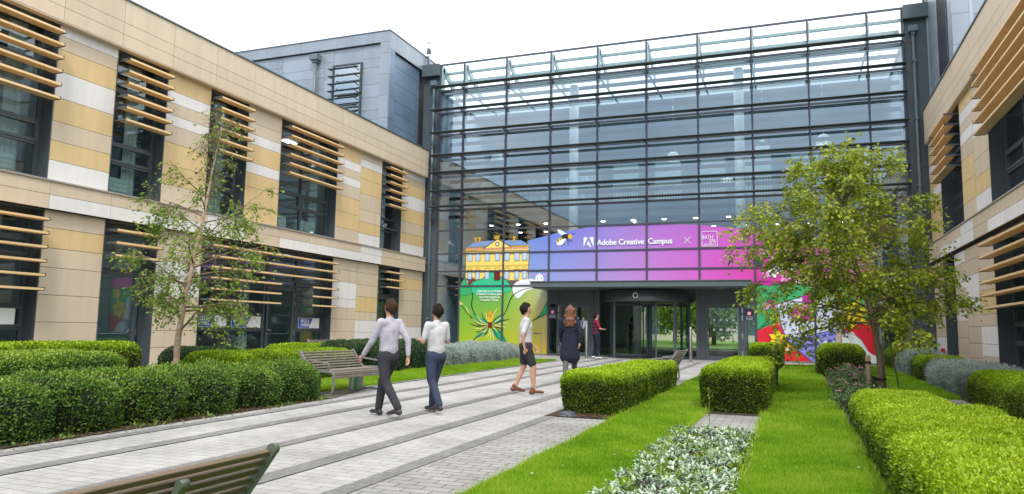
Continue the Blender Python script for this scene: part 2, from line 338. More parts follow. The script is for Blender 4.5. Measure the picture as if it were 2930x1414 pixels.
def louvres(fr, X, s, segs, zs, depth=.26, front=.38):
    """timber blades, one object per blade; segs per z: list of (ya, yb, joints)"""
    for k, z in enumerate(zs):
        for ya, yb, jn in (segs[k] if isinstance(segs, dict) else segs):
            q = MB(); xo = X+s*front; xi = xo-s*depth; ys = [ya]+list(jn)+[yb]
            for a, b_ in zip(ys[:-1], ys[1:]):
                t = tn(); q.box(min(xi, xo), max(xi, xo), a+.006, b_-.006, z-.048, z, 0, t)
            for y in ys:
                yy = min(max(y, ya+.03), yb-.03)
                q.box(min(X-s*.30, xi), max(X-s*.30, xi), yy-.02, yy+.02, z-.045, z-.005, 1)
            q.box(min(xi, xo+s*.004), max(xi, xo+s*.004), yb+.0005, yb+.014, z-.06, z+.02, 1)
            q.box(min(xi, xo+s*.004), max(xi, xo+s*.004), ya-.014, ya-.0005, z-.06, z+.004, 1)
            q.build('louvre_blade', [TIMB, SLATE], fr)

UZ = [7.65, 7.34, 7.04, 6.72, 6.41, 6.10]; GZ = [3.34, 3.03, 2.72, 2.41, 2.10, 1.79]
UP_T = (7.02, 6.58, 5.62, 5.10); UP_A = ((6.58, 7.02), (5.10, 5.62)); G_T = (2.95, 2.50, 1.42, .90); G_A = ((2.50, 2.95), (.90, 1.42))
XL = -15.75
LB = thing('academic_building', 'long panel clad building with timber louvres on the left side of the courtyard', 'building', (-18, 16, 0), world=True)
gr = [11.59, 13.17, 14.79, 16.36, 17.98, 19.56, 21.17, 22.81, 24.39, 25.97, 27.66, 29.78]
def rnd_rows(ztop, zbot, step=.5):
    z = ztop; o = []
    while z > zbot+.05:
        z = max(zbot, z-random.choice((.31, .45, .5, .6)))
        if z-zbot < .2: z = zbot
        o.append((z, random.choice('TTYW')))
    return o
B0 = 4.26
wl = MB()
panel_cols(wl, XL, 1, [
 (11.59, 13.17, 7.92, [(7.66, 'W'), (7.34, 'T'), (6.82, 'Y'), (6.20, 'W'), (5.64, 'Y'), (5.19, 'T'), (4.73, 'Y'), (B0, 'W')]),
 (14.79, 16.36, 7.92, [(7.39, 'Y'), (7.06, 'W'), (6.72, 'T'), (6.44, 'W'), (5.95, 'T'), (5.34, 'Y'), (4.8, 'Y'), (B0, 'T')]),
 (17.98, 19.56, 7.92, [(7.38, 'T'), (7.02, 'T'), (6.70, 'W'), (6.11, 'Y'), (5.78, 'W'), (5.33, 'Y'), (4.72, 'Y'), (B0, 'Y')]),
 (22.81, 24.39, 7.92, [(7.36, 'Y'), (7.04, 'W'), (6.72, 'T'), (6.41, 'W'), (5.95, 'T'), (5.34, 'Y'), (4.74, 'Y'), (B0, 'T')]),
 (24.39, 25.97, 7.92, [(7.64, 'T'), (7.33, 'W'), (6.86, 'Y'), (6.28, 'Y'), (5.63, 'T'), (5.16, 'T'), (4.70, 'Y'), (B0, 'W')]),
 (27.66, 29.78, 7.92, [(7.65, 'W'), (7.36, 'T'), (6.85, 'Y'), (6.27, 'W'), (5.66, 'Y'), (5.16, 'T'), (4.71, 'Y'), (B0, 'W')]),
 (11.6, 13.17, 3.58, [(3.18, 'T'), (2.72, 'Y'), (2.28, 'T'), (1.66, 'T'), (1.05, 'T'), (.42, 'T'), (-.12, 'T')]),
 (14.8, 16.37, 3.58, [(3.18, 'T'), (2.72, 'T'), (2.28, 'W'), (1.80, 'W'), (1.34, 'T'), (.88, 'T'), (.43, 'T'), (-.12, 'T')]),
 (22.81, 24.39, 3.58, [(3.17, 'T'), (2.72, 'T'), (2.09, 'W'), (1.76, 'W'), (1.34, 'T'), (.87, 'T'), (.44, 'T'), (-.1, 'T')]),
 (24.39, 25.95, 3.58, [(3.17, 'T'), (2.69, 'T'), (2.23, 'T'), (1.64, 'Y'), (1.32, 'T'), (.86, 'W'), (.56, 'W'), (.2, 'T'), (-.1, 'T')]),
 (27.70, 29.78, 3.58, [(3.19, 'T'), (2.70, 'Y'), (2.23, 'T'), (1.62, 'T'), (1.1, 'T'), (.6, 'W'), (-.1, 'T')]),
 (-6, -4, 7.92, rnd_rows(7.92, B0)), (-6, -4, 3.58, rnd_rows(3.58, -.2)),
 (6.6, 8.38, 7.92, rnd_rows(7.92, B0)), (6.6, 8.38, 3.58, rnd_rows(3.58, -.2)), (1.2, 3.4, 7.92, rnd_rows(7.92, B0)), (1.2, 3.4, 3.58, rnd_rows(3.58, -.2))])
# backing wall built round the openings
ops_u = [(-4, 1.2), (3.4, 6.6), (8.38, 11.59), (13.17, 14.79), (16.36, 17.98), (19.56, 22.81), (25.97, 27.66)]
ops_g = [(-4, 1.2), (3.4, 6.6), (8.38, 11.6), (13.17, 14.80), (16.37, 22.81), (25.95, 27.70)]
def backing(mb, X, s, ops, ya, yb, z0, z1, th=.30):
    y = ya
    for a, b_ in ops+[(yb, yb)]:
        if a > y: mb.box(min(X-s*.031, X-s*th), max(X-s*.031, X-s*th), y, a, z0, z1, 3)
        y = b_
backing(wl, XL, 1, ops_u, -6, 29.78, 4.24, 7.92); backing(wl, XL, 1, ops_g, -6, 29.78, -.3, 3.58)
wl.box(XL-.30, XL-.031, -6, 29.78, 3.58, 4.24, 3)
wl.box(-26, XL-.3, 29.6, 29.78, -.3, 9.0, 3); wl.box(-26, XL-.3, -6, -5.8, -.3, 9.0, 3); wl.box(-26.2, -26, -6, 29.78, -.3, 9.0, 3)
wl.build('wall', [TAN, BUFF, WHT, DARKW], LB)
fa = MB(); XF = XL+.2
fj = [-6, -3, .3, 1.9, 3.5, 5.1, 6.7, 8.3, 9.9]+[11.51, 13.11, 14.71, 16.30, 17.92, 19.5, 21.11, 22.73, 24.33, 25.94, 27.59, 29.64]
for a, b_ in zip(fj[:-1], fj[1:]):
    for za, zb in ((8.56, 9.14), (8.26, 8.56), (7.93, 8.26)): fa.box(XF-.03, XF, a+.005, b_-.005, za+.005, zb-.005, 0, tn())
fa.box(XL-.3, XF-.031, -6, 29.63, 7.925, 9.14, 1); fa.box(XL-.002, XF-.001, -6, 29.635, 7.90, 7.922, 0)
fa.build('fascia', [TAN, DARKW], LB)
cp = MB(); cp.box(XL-.35, XF+.03, -6, 29.68, 9.142, 9.19); cp.build('coping', SLATE2, LB)
ld = MB(); XB = XL+.14
bj = [-6, -3, .3, 1.9, 3.5, 5.1, 6.7, 8.3, 9.9]+[11.58, 13.18, 14.77, 16.37, 17.96, 19.58, 21.16, 22.76, 24.38, 25.94, 27.62, 29.74]
for i, (a, b_) in enumerate(zip(bj[:-1], bj[1:])):
    c = (a+b_)/2
    k1 = 2 if (16.3 < c < 17.9 or 24.4 < c < 25.9) else 0
    k2 = 2 if (11.6 < c < 17.9 or 19.6 < c < 25.9) else 0
    ld.box(XB-.03, XB, a+.005, b_-.005, 3.915, 4.205, k1, tn()); ld.box(XB-.03, XB, a+.005, b_-.005, 3.59, 3.905, k2, tn())
ld.box(XL-.03, XB-.031, -6, 29.735, 3.583, 4.2, 3); ld.build('string_course', [TAN, BUFF, WHT, DARKW], LB)
q = MB(); q.box(XL-.03, XB+.035, -6, 29.78, 4.207, 4.245); q.build('ledge', mat('ledge metal', (.34, .31, .27), .5, var=.15), LB)
# rooms, floor slabs and roof
q = MB(); q.box(-26, XL-.3, -5.8, 29.6, 3.62, 4.2, 0); q.box(-26, XL-.3, -5.8, 29.6, 7.93, 8.9, 1); q.box(-26, XL-.3, -5.8, 29.6, -.3, -.14, 2)
q.box(-21, -20.8, -5.8, 29.6, -.1, 3.6, 3); q.box(-21, -20.8, -5.8, 29.6, 4.2, 7.9, 3)
for y in (3, 8, 12.4, 15.6, 18.8, 23.6, 26.8):
    q.box(-20.8, XL-.5, y, y+.1, -.1, 3.6, 3); q.box(-20.8, XL-.5, y-.2, y-.1, 4.2, 7.9, 3)
q.build('room', [ROOMD, ROOMD, ROOMF, ROOM], LB)
q = MB(); q.box(-26.2, XL-.35, -6, 29.7, 8.95, 9.08); q.build('roof', ROOFM, LB)
for (x_, y_, z_) in ((-17.4, 13.9, 3.6), (-18.2, 13.6, 3.6), (-17.3, 21.9, 3.6), (-17.5, 22.2, 7.9), (-18.0, 20.5, 7.9), (-17.3, 9.8, 3.6), (-17.5, 11.0, 7.9), (-17.4, 27, 3.6)):
    q = MB(); q.box(x_-.12, x_+.12, y_-.3, y_+.3, z_-.04, z_-.005); q.build('ceiling_light', LAMPM, LB)

def blade_seg(a, b_): return [(a+.04, b_-.14, [])]
def up(y0, y1, mull=(), opened=(), rad=True):
    fr = window_unit(LB, XL, 1, y0, y1, 4.26, 7.915, mull, UP_T, UP_A, opened, blind=(y1-.75, y1-.3), rad=rad)
    return fr
fr = up(8.38, 11.59, (9.98,)); louvres(fr, XL, 1, [(8.42, 11.45, [9.98])], UZ)
fr = up(13.17, 14.79, (), rad=[(13.25, 14.2)]); louvres(fr, XL, 1, [(13.21, 14.65, [])], UZ)
fr = up(16.36, 17.98, (), opened=((0, -1),), rad=[(16.45, 17.4)]); louvres(fr, XL, 1, [(16.4, 17.84, [])], UZ)
fr = up(19.56, 22.81, (21.19,), opened=((0, -1),), rad=[(19.66, 20.7), (21.25, 22.2)]); louvres(fr, XL, 1, [(19.6, 22.67, [21.14])], UZ)
fr = up(25.97, 27.66, (), opened=((1, -1),), rad=None); louvres(fr, XL, 1, [(26.01, 27.52, [])], UZ)
for a, b_ in ((-4, 1.2), (3.4, 6.6)):
    fr = up(a, b_, ((a+b_)/2,)); louvres(fr, XL, 1, [(a+.04, b_-.14, [(a+b_)/2])], UZ)
    fr = window_unit(LB, XL, 1, a, b_, -.1, 3.575, ((a+b_)/2,), G_T, G_A); louvres(fr, XL, 1, [(a+.04, b_-.14, [(a+b_)/2])], GZ)
def door_leaf(fr, X, s, y0, y1, z0, z1, hinge_far=True, handle='lever', bar=True):
    xf = X-s*.34; q = MB(); a, b_ = xf+s*.03, xf-s*.05
    for r_ in ((y0, y0+.1, z0, z1), (y1-.1, y1, z0, z1), (y0+.1, y1-.1, z0, z0+.12), (y0+.1, y1-.1, z1-.1, z1)): q.box(min(a, b_), max(a, b_), *r_)
    d = q.build('door', SLATE, fr.parent)
    q = MB(); q.face([(xf, y0+.09, z0+.1), (xf, y1-.09, z0+.1), (xf, y1-.09, z1-.09), (xf, y0+.09, z1-.09)]); q.build('door_pane', GL_D, d)
    q = MB()
    if handle == 'lever':
        q.tube([(xf+s*.03, y0+.05, z0+1.0), (xf+s*.09, y0+.05, z0+1.0), (xf+s*.09, y0+.2, z0+.98)], .012); q.box(min(xf+s*.03, xf+s*.036), max(xf+s*.03, xf+s*.036), y0+.03, y0+.07, z0+.83, z0+.9)
    else: q.tube([(xf+s*.03, y0+.05, z0+.6), (xf+s*.09, y0+.05, z0+.6), (xf+s*.09, y0+.05, z0+1.25), (xf+s*.03, y0+.05, z0+1.25)], .015)
    q.build('handle', STEEL, d)
    if bar:
        q = MB(); q.tube([(xf-s*.07, y0+.1, z0+.86), (xf-s*.07, y1-.2, z0+.86), (xf-s*.02, y1-.08, z0+1.0)], .014); q.build('push_bar', STEEL, d)
    yh = y1+.02
    for zz in (z0+.35, z0+.9, z1-.55, z1-.25): q = MB(); q.box(min(xf+s*.03, xf+s*.05), max(xf+s*.03, xf+s*.05), yh-.015, yh+.015, zz-.09, zz+.09); q.build('hinge', STEEL, d)
    return d
fr = window_unit(LB, XL, 1, 8.38, 11.6, -.1, 3.575, (9.98,), G_T, G_A, blind=(10.5, 11.1), rad=False); louvres(fr, XL, 1, [(8.42, 11.46, [9.98])], GZ)
FG1 = fr
fr = window_unit(LB, XL, 1, 13.17, 14.80, -.1, 3.575, (), (2.9,), (), rad=False, door=(0, 2.36)); louvres(fr, XL, 1, [(13.21, 14.66, [])], GZ[:3])
door_leaf(fr, XL, 1, 13.28, 14.55, -.08, 2.34)
fr = window_unit(LB, XL, 1, 16.37, 22.81, -.1, 3.575, (17.98, 19.56, 21.19), G_T, G_A, blind=(18.75, 19.2), rad=[(16.45, 18.9), (21.25, 22.4)], door=(2, 2.36)); FG3 = fr
louvres(fr, XL, 1, {0: [(16.4, 22.67, [17.95, 19.54, 21.12])], 1: [(16.4, 22.67, [17.95, 19.54, 21.12])], 2: [(16.4, 22.67, [17.95, 19.54, 21.12])], 3: [(16.4, 19.5, [17.95]), (21.14, 22.67, [])], 4: [(16.4, 19.5, [17.95]), (21.14, 22.67, [])], 5: [(16.4, 19.5, [17.95]), (21.14, 22.67, [])]}, GZ)
door_leaf(fr, XL, 1, 19.66, 21.08, -.08, 2.34)
fr = window_unit(LB, XL, 1, 25.95, 27.70, -.1, 3.575, (), (2.9,), (), rad=False, door=(0, 2.36)); louvres(fr, XL, 1, [(26.0, 27.56, [])], GZ[:3])
door_leaf(fr, XL, 1, 26.05, 27.45, -.08, 2.34, handle='pull', bar=False)
# careers signs behind the lower panes, purple posters higher up
NAVY = mat('sign navy', hexc(15, 95, 195), .5, col2=hexc(20, 70, 150), vscale=3); SIGNW = mat('sign white', (.9, .91, .93), .5)
for y0_, y1_, dark in ((16.5, 17.88, 0), (18.08, 19.4, 0), (21.35, 22.55, 1), (10.1, 11.35, 2)):
    xg = XL-.34+.022; q = MB(); z0_, z1_ = .985, 1.335; L_ = y1_-y0_
    pt = thing('window_sign', {0: 'blue and white careers sign left of the glazed door, %s of two' % ('left' if y0_ < 17 else 'right'), 1: 'blue and white careers sign in the pane right of the glazed double height door', 2: 'white edge of a sign in the ground floor window at the far left'}[dark], 'sign', (xg, (y0_+y1_)/2, z0_), world=True)
    q.box(xg, xg+.006, y0_, y1_, z0_, z1_, 0); sg = q.build('sign_board', SIGNW, pt)
    if dark < 2:
        q = MB(); q.face([(xg+.0075, y0_+.01, z0_+.01), (xg+.0075, y0_+L_*.50, z0_+.01), (xg+.0075, y0_+L_*.66, z1_-.01), (xg+.0075, y0_+.01, z1_-.01)]); q.build('blue_field', NAVY, pt)
        text_mesh('lettering', 'SKILLS &\nCAREERS', .15, SIGNW, (xg+.010, y0_+L_*.10, z0_+.20), (0, 1, 0), (0, 0, 1), pt, .001, sx=.86, lines=.9, fat=.004)
    else:
        q = MB(); q.face([(xg+.0075, y0_+.01, z0_+.01), (xg+.0075, y0_+L_*.22, z0_+.01), (xg+.0075, y0_+L_*.40, z1_-.01), (xg+.0075, y0_+.01, z1_-.01)]); q.build('dark_field', mat('plum', (.12, .03, .08), .5), pt)

# ------------------------------------------------------------------ right building
XR = 4.64
RB = thing('academic_building', 'panel clad building with deep orange louvres cut off by the right edge', 'building', (7, 14, 0), world=True)
wl = MB()
panel_cols(wl, XR, -1, [
 (27.66, 29.78, 7.92, [(7.5, 'T'), (7.1, 'Y'), (6.7, 'W'), (6.2, 'Y'), (5.89, 'W'), (5.4, 'Y'), (4.85, 'Y'), (B0, 'Y')]),
 (22.81, 24.39, 7.92, [(7.52, 'Y'), (7.2, 'W'), (6.9, 'T'), (6.58, 'W'), (6.1, 'T'), (5.45, 'Y'), (4.84, 'Y'), (B0, 'T')]),
 (21.17, 22.81, 7.92, [(7.5, 'T'), (7.2, 'W'), (6.8, 'T'), (6.4, 'W'), (5.8, 'T'), (5.3, 'T'), (4.82, 'Y'), (B0, 'W')]),
 (12.0, 14.4, 7.92, rnd_rows(7.92, B0)), (7, 9, 7.92, rnd_rows(7.92, B0)), (-6, 1, 7.92, rnd_rows(7.92, B0)),
 (27.95, 29.78, 3.58, [(3.2, 'Y'), (2.75, 'T'), (2.3, 'T'), (1.98, 'T'), (1.36, 'T'), (1.05, 'T'), (.58, 'W'), (-.1, 'T')]),
 (24.6, 26.1, 3.58, [(3.23, 'W'), (2.77, 'T'), (2.48, 'W'), (1.82, 'T'), (1.52, 'W'), (1.04, 'T'), (.58, 'T'), (-.1, 'T')]),
 (23.0, 24.6, 3.58, [(3.22, 'T'), (2.79, 'T'), (2.14, 'W'), (1.82, 'W'), (1.35, 'T'), (.9, 'T'), (.5, 'T'), (-.1, 'T')]),
 (21.3, 23.0, 3.58, [(3.2, 'T'), (2.78, 'T'), (2.28, 'T'), (1.66, 'Y'), (1.35, 'T'), (.89, 'W'), (.57, 'W'), (-.1, 'T')]),
 (10, 14, 3.58, rnd_rows(3.58, -.2)), (-6, 6, 3.58, rnd_rows(3.58, -.2))])
opu = [(1, 7), (9, 12), (14.4, 21.17), (24.39, 27.66)]; opg = [(6, 10), (14, 21.3), (26.1, 27.95)]
backing(wl, XR, -1, opu, -6, 29.78, 4.24, 7.92); backing(wl, XR, -1, opg, -6, 29.78, -.3, 3.58)
wl.box(XR+.031, XR+.30, -6, 29.78, 3.58, 4.24, 3); wl.box(XR+.3, 15, 29.6, 29.78, -.3, 9.0, 3); wl.box(XR+.3, 15, -6, -5.8, -.3, 9, 3); wl.box(15, 15.2, -6, 29.78, -.3, 9, 3)
wl.build('wall', [TAN, BUFF, WHT, DARKW], RB)
fa = MB(); XF = XR-.14
for a, b_ in zip(fj[:-1], fj[1:]):
    b_ = min(b_, 29.5)
    for za, zb in ((8.56, 9.14), (8.26, 8.56), (7.93, 8.26)): fa.box(XF, XF+.03, a+.005, b_-.005, za+.005, zb-.005, 0, tn())
fa.box(XF+.031, XR+.3, -6, 29.49, 7.925, 9.14, 1); fa.box(XF+.001, XR+.002, -6, 29.495, 7.90, 7.922, 0); fa.build('fascia', [TAN, DARKW], RB)
cp = MB(); cp.box(XF-.03, XR+.35, -6, 29.54, 9.142, 9.19); cp.build('coping', SLATE2, RB)
ld = MB(); XB = XR-.12
for i, (a, b_) in enumerate(zip(bj[:-1], bj[1:])):
    c = (a+b_)/2
    k1 = 2 if (22.8 < c < 24.3) else 0; k2 = 2 if (22.8 < c < 27 or 18 < c < 21 or 8 < c < 13) else 0
    ld.box(XB, XB+.03, a+.005, b_-.005, 3.97, 4.26, k1, tn()); ld.box(XB, XB+.03, a+.005, b_-.005, 3.66, 3.96, k2, tn())
ld.box(XB+.031, XR+.03, -6, 29.735, 3.65, 4.26, 3); ld.build('string_course', [TAN, BUFF, WHT, DARKW], RB)
q = MB(); q.box(XB-.03, XR+.03, -6, 29.78, 4.262, 4.30); q.build('ledge', MATS['ledge metal'], RB)
q = MB(); q.box(XR+.3, 15, -5.8, 29.6, 3.62, 4.2, 0); q.box(XR+.3, 15, -5.8, 29.6, 7.93, 8.9, 1); q.box(XR+.3, 15, -5.8, 29.6, -.3, -.14, 2)
q.box(10, 10.2, -5.8, 29.6, -.1, 3.6, 3); q.box(10, 10.2, -5.8, 29.6, 4.2, 7.9, 3)
for y in (8.5, 12.9, 22, 24): q.box(XR+.5, 10, y, y+.1, -.1, 3.6, 3); q.box(XR+.5, 10, y, y+.1, 4.2, 7.9, 3)
q.build('room', [ROOMD, ROOMD, ROOMF, ROOM], RB)
q = MB(); q.box(XR+.35, 15.2, -6, 29.7, 8.95, 9.08); q.build('roof', ROOFM, RB)
fr = window_unit(RB, XR, -1, 24.39, 27.66, 4.32, 7.915, (26.0,), UP_T, UP_A, rad=False); louvres(fr, XR, -1, [(24.5, 27.2, [25.9])], UZ)
q = MB()
for j in range(26): q.box(XR+.30, XR+.42, 24.47, 27.6, 4.40+j*.072, 4.425+j*.072)
q.build('vent_grille', SLATE, fr)
fr = window_unit(RB, XR, -1, 14.4, 21.17, 4.32, 7.915, (16.1, 17.75, 19.45), UP_T, UP_A, blind=(18.3, 19.0), rad=False); louvres(fr, XR, -1, [(14.5, 20.85, [16.05, 17.65, 19.25])], UZ)
fr = window_unit(RB, XR, -1, 9, 12, 4.32, 7.915, (10.5,), UP_T, UP_A, rad=False); louvres(fr, XR, -1, [(9.04, 11.9, [10.5])], UZ)
fr = window_unit(RB, XR, -1, 1, 7, 4.32, 7.915, (3, 5), UP_T, UP_A, rad=False); louvres(fr, XR, -1, [(1.04, 6.9, [3, 5])], UZ)
fr = window_unit(RB, XR, -1, 14, 21.3, -.1, 3.575, (15.8, 17.6, 19.45), G_T, G_A, rad=False); louvres(fr, XR, -1, [(14.1, 21.05, [15.8, 17.5, 19.3])], GZ)
fr = window_unit(RB, XR, -1, 6, 10, -.1, 3.575, (8,), G_T, G_A, rad=False); louvres(fr, XR, -1, [(6.1, 9.8, [8])], GZ)
fr = window_unit(RB, XR, -1, 26.1, 27.95, -.1, 3.575, (), (2.9,), (), rad=False, door=(0, 2.36)); louvres(fr, XR, -1, [(26.2, 27.5, [])], GZ[:3])
door_leaf(fr, XR, -1, 26.2, 27.8, -.08, 2.34, handle='pull', bar=False)
q = MB(); q.box(XR-.10, XR-.002, 26.02, 26.09, 2.0, 2.1); q.box(XR-.08, XR-.002, 26.02, 26.09, 1.75, 1.85)
fl = thing('flag_box', 'small red box fixed low on the right building between hedge and narrow door', 'fire box', (XR-.05, 28.4, .55)); q = MB(); q.box(-.05, .049, -.12, .12, 0, .12); q.build('cover', mat('red paint', (.45, .02, .02), .4), fl, bevel=.01); q = MB(); q.box(-.056, -.0505, -.06, .06, .03, .09); q.build('face_plate', mat('red paint dark', (.25, .01, .01), .4), fl)
# ------------------------------------------------------------------ atrium: curtain wall
YF = 30.0
AT = thing('glazed_atrium', 'tall glass fronted entrance atrium with dark horizontal fins across its front', 'building', (-5.6, 30, 0), world=True)
mx_ = [-15.2, -14.0, -11.9, -9.8, -7.7, -5.6, -3.5, -1.4, .7, 2.8, 4.0]
tz = [13.3, 12.05, 10.97, 9.92, 8.93, 8.11, 7.29, 6.42, 5.47, 4.41, 3.61, 2.95]
for x in mx_:
    q = MB(); zb = 2.95 if -9.7 < x < -1.5 else -.02
    q.box(x-.035, x+.035, YF-.06, YF+.0, zb, 13.33); q.box(x-.03, x+.03, YF+.03, YF+.20, zb, 12.0)
    for z in tz[1:7]: q.box(x-.07, x+.07, YF+.02, YF+.24, z-.32, z-.10)
    q.build('mullion', MULL, AT)
for k, z in enumerate(tz):
    q = MB(); h = .045 if k == 0 else .032
    if z > 3: q.box(-15.2, 4.0, YF-.045, YF-.002, z-h, z+h)
    else: q.box(-15.2, -9.84, YF-.045, YF-.002, z-h, z+h); q.box(-1.4, 4.0, YF-.045, YF-.002, z-h, z+h)
    if 0 < k < 8: q.box(-15.2, 4.0, YF+.03, YF+.16, z-.05, z+.05); q.box(-15.2, 4.0, YF+1.15, YF+1.3, z-.20, z-.06, 1)  # dark rear bar is added, imitating the reflection below each fin
    q.build('transom', [MULL, LOUV], AT)
for x0, x1 in zip(mx_[:-1], mx_[1:]):
    q = MB()
    for k in range(len(tz)-1):
        q.face([(x0+.02, YF, tz[k+1]), (x1-.02, YF, tz[k+1]), (x1-.02, YF, tz[k]), (x0+.02, YF, tz[k])], 1 if k == 0 else 0)
    if x1 < -9.7 or x0 > -1.5: q.face([(x0+.02, YF, 0), (x1-.02, YF, 0), (x1-.02, YF, 2.95), (x0+.02, YF, 2.95)])
    q.build('glazing_bay', [GL_F, GL_P], AT)
for xa, xb in ((-15.25, -9.84), (-1.4, 4.02)): q = MB(); q.box(xa, xb, YF-.07, YF+.3, -.05, .06); q.build('plinth', mat('plinth', (.2, .2, .19), .8, var=.2), AT)
# brise soleil
for z in (12.11, 11.02, 9.96, 8.90, 8.10, 7.25, 6.54):
    q = MB(); xa, xb = -15.38, 4.02; ya, yb = YF-.66, YF-.34
    for dz0, dz1, a, b_ in ((0, -.055, ya, yb),):
        p = [(ya, z-.015), (ya+.05, z+.01), (yb, z-.02), (yb, z-.045), (ya+.06, z-.07), (ya, z-.035)]
        n_ = len(p)
        for j in range(n_):
            (y0_, z0_), (y1_, z1_) = p[j], p[(j+1) % n_]
            q.face([(xa, y1_, z1_), (xb, y1_, z1_), (xb, y0_, z0_), (xa, y0_, z0_)])
        q.face([(xa, a_, b2) for a_, b2 in p]); q.face([(xb, a_, b2) for a_, b2 in reversed(p)])
    for x in mx_: q.bar((x, YF-.05, z-.10), (x, YF-.42, z-.03), .03, .05); q.bar((x, YF-.05, z-.02), (x, YF-.36, z-.03), .02, .04)
    q.build('shading_fin', LOUV, AT)
# parapet bracing behind the top pane
BR = mat('galvanised brace', (.34, .42, .45), .5, metal=.2, var=.1)
for x in mx_[:-1]: q = MB(); q.bar((x+.06, YF+.10, 13.15), (x+.06, YF+1.9, 12.15), .05, .34, up=(0, .5, 1)); q.bar((x+.06, YF+.1, 12.1), (x+.06, YF+.1, 13.2), .05, .26, up=(0, 1, 0)); q.build('parapet_brace', BR, AT)
q = MB(); q.bar((-15.2, YF+.35, 12.98), (4, YF+.35, 12.98), .12, .11); q.bar((-15.2, YF+.85, 12.72), (4, YF+.85, 12.72), .14, .12); q.build('parapet_rail', BR, AT)
# side columns and cladding
q = MB()
def slab(x0, x1, z0, z1, y=YF-.0, th=.35): q.box(x0+.004, x1-.004, y, y+th, z0+.004, z1-.004, 0, tn())
for za, zb in ((-.05, 3.0), (3.0, 4.9), (4.9, 7.2), (7.2, 9.8), (9.8, 11.95), (11.95, 12.76)): slab(-15.74, -15.24, za, zb)
for za, zb in ((-.05, 3.0), (3.0, 4.9), (4.9, 7.2), (7.2, 9.8), (9.8, 11.95), (11.95, 12.76)): slab(-16.1, -15.74, za, zb)
q.box(-26, -16.1, YF-.1, YF+.3, -.1, 9.4, 0)
q.box(-16.1, -15.22, YF-.25, YF+.5, 12.77, 13.33, 0, 1.1); q.build('end_cladding', SLATE2, AT); q = MB()
for za, zb in ((-.05, 3.0), (3.0, 4.9), (4.9, 7.2), (7.2, 9.94), (9.94, 11.94), (11.94, 12.8)): slab(4.05, 4.42, za, zb); slab(4.42, 4.86, za, zb)
q.box(4.02, 4.86, YF-.25, YF+.5, 12.81, 13.34, 0, 1.1)
q.build('end_cladding', SLATE2, AT)
for x, n_ in ((-15.5, 1), (4.34, 2)):
    pp = thing('rainwater_pipe', 'grey downpipe with hopper on the dark strip %s of the glass front' % ('left' if x < 0 else 'right'), 'downpipe', (x, YF-.14, 0), world=True)
    q = MB(); q.tube([(x, YF-.12, 0), (x, YF-.12, 12.3)], .055, n=12); 
    for z in (1.5, 4, 6.5, 9, 11.2): q.box(x-.075, x+.075, YF-.19, YF-.001, z-.03, z+.03)
    q.build('pipe', PIPEM, pp); q = MB(); q.box(x-.15, x+.15, YF-.25, YF-.003, 12.30, 12.53); q.bar((x, YF-.12, 12.2), (x, YF-.12, 12.3), .14, .14); q.build('hopper', PIPEM, pp, bevel=.01)
# interior
q = MB(); q.box(-15.9, 4.8, YF+.3, 45, -.08, 0, 0)
q.box(-15.9, 4.8, YF+.3, YF+.6, 11.95, 12.15, 1); q.box(-15.9, 4.8, YF+4.0, 45.2, 11.95, 12.2, 1)
for x_ in mx_: q.box(x_-.04, x_+.04, YF+.6, YF+4.0, 11.97, 12.05, 1)
q.box(-15.9, -15.24, YF+.36, 45, 0, 12, 2); q.box(4.05, 4.8, YF+.36, 45, 0, 12, 2)
q.box(-15.9, -9, 45, 45.2, 0, 12.2, 2); q.box(-1, 4.8, 45, 45.2, 0, 12.2, 2); q.box(-9, -1, 45, 45.2, 2.9, 12.2, 2)
q.box(-15.2, 4.05, YF+3.2, 45, 6.30, 6.95, 4); q.box(-15.2, -10.2, YF+.8, 45, 3.55, 4.2, 4); q.box(-1.4, 4.05, YF+.8, 45, 3.55, 4.2, 4); q.box(-10.2, -1.4, YF+2.6, 45, 3.55, 4.2, 4)
q.build('interior', [ROOMF, ROOM, ROOM, ROOMD, mat('soffit', (.20, .26, .31), .6)], AT)
q = MB()
x = -15.1
while x < 4.0: q.box(x, x+.05, YF+3.1, YF+3.16, 6.95, 7.75); x += .12
q.build('timber_balustrade', mat('slat timber', (.62, .50, .32), .6), AT)
q = MB()
for x in np.arange(-14.5, -8.5, .95): q.tube([(x, YF+2.4, 7.0), (x, YF+2.4, 8.15)], .02); q.box(x-.42, x+.42, YF+2.4, YF+2.41, 7.1, 8.1, 1)
q.build('glass_balustrade', [STEEL, GL_P], AT)
for x, y in ((-8.95, YF+.75), (-1.95, YF+.75), (-6.9, YF+4.5)):
    q = MB(); q.tube([(x, y, 0), (x, y, 11.9 if y < YF+2 else 6.29)], .20, n=24); q.build('column', WCOL, AT)
for j in range(26):
    x = -14.3+(j % 13)*1.45+(.5 if j > 12 else 0); y = YF+(4.3 if j < 13 else 7.2); z = 6.3
    q = MB(); q.lathe([(0, -.03), (.09, -.03), (.11, 0)], (x, y, z), 12); q.build('ceiling_light', LAMPM, AT)
q = MB()
for x in np.arange(-13, 3.5, 2.6): q.box(x, x+1.5, 44.6, 44.9, 7.6, 9.6)
for x in np.arange(-13, 3.5, 2.6): q.box(x, x+1.5, 44.6, 44.9, 9.9, 11.4)
q.build('rear_window', mat('daylit rear glass', (.55, .75, .8), .4, emit=.22), AT)  # solid panes with a faint glow in the material standing in for daylight
LB_ = mat('lamp shade glass', (.7, .78, .8), .2, emit=.12)
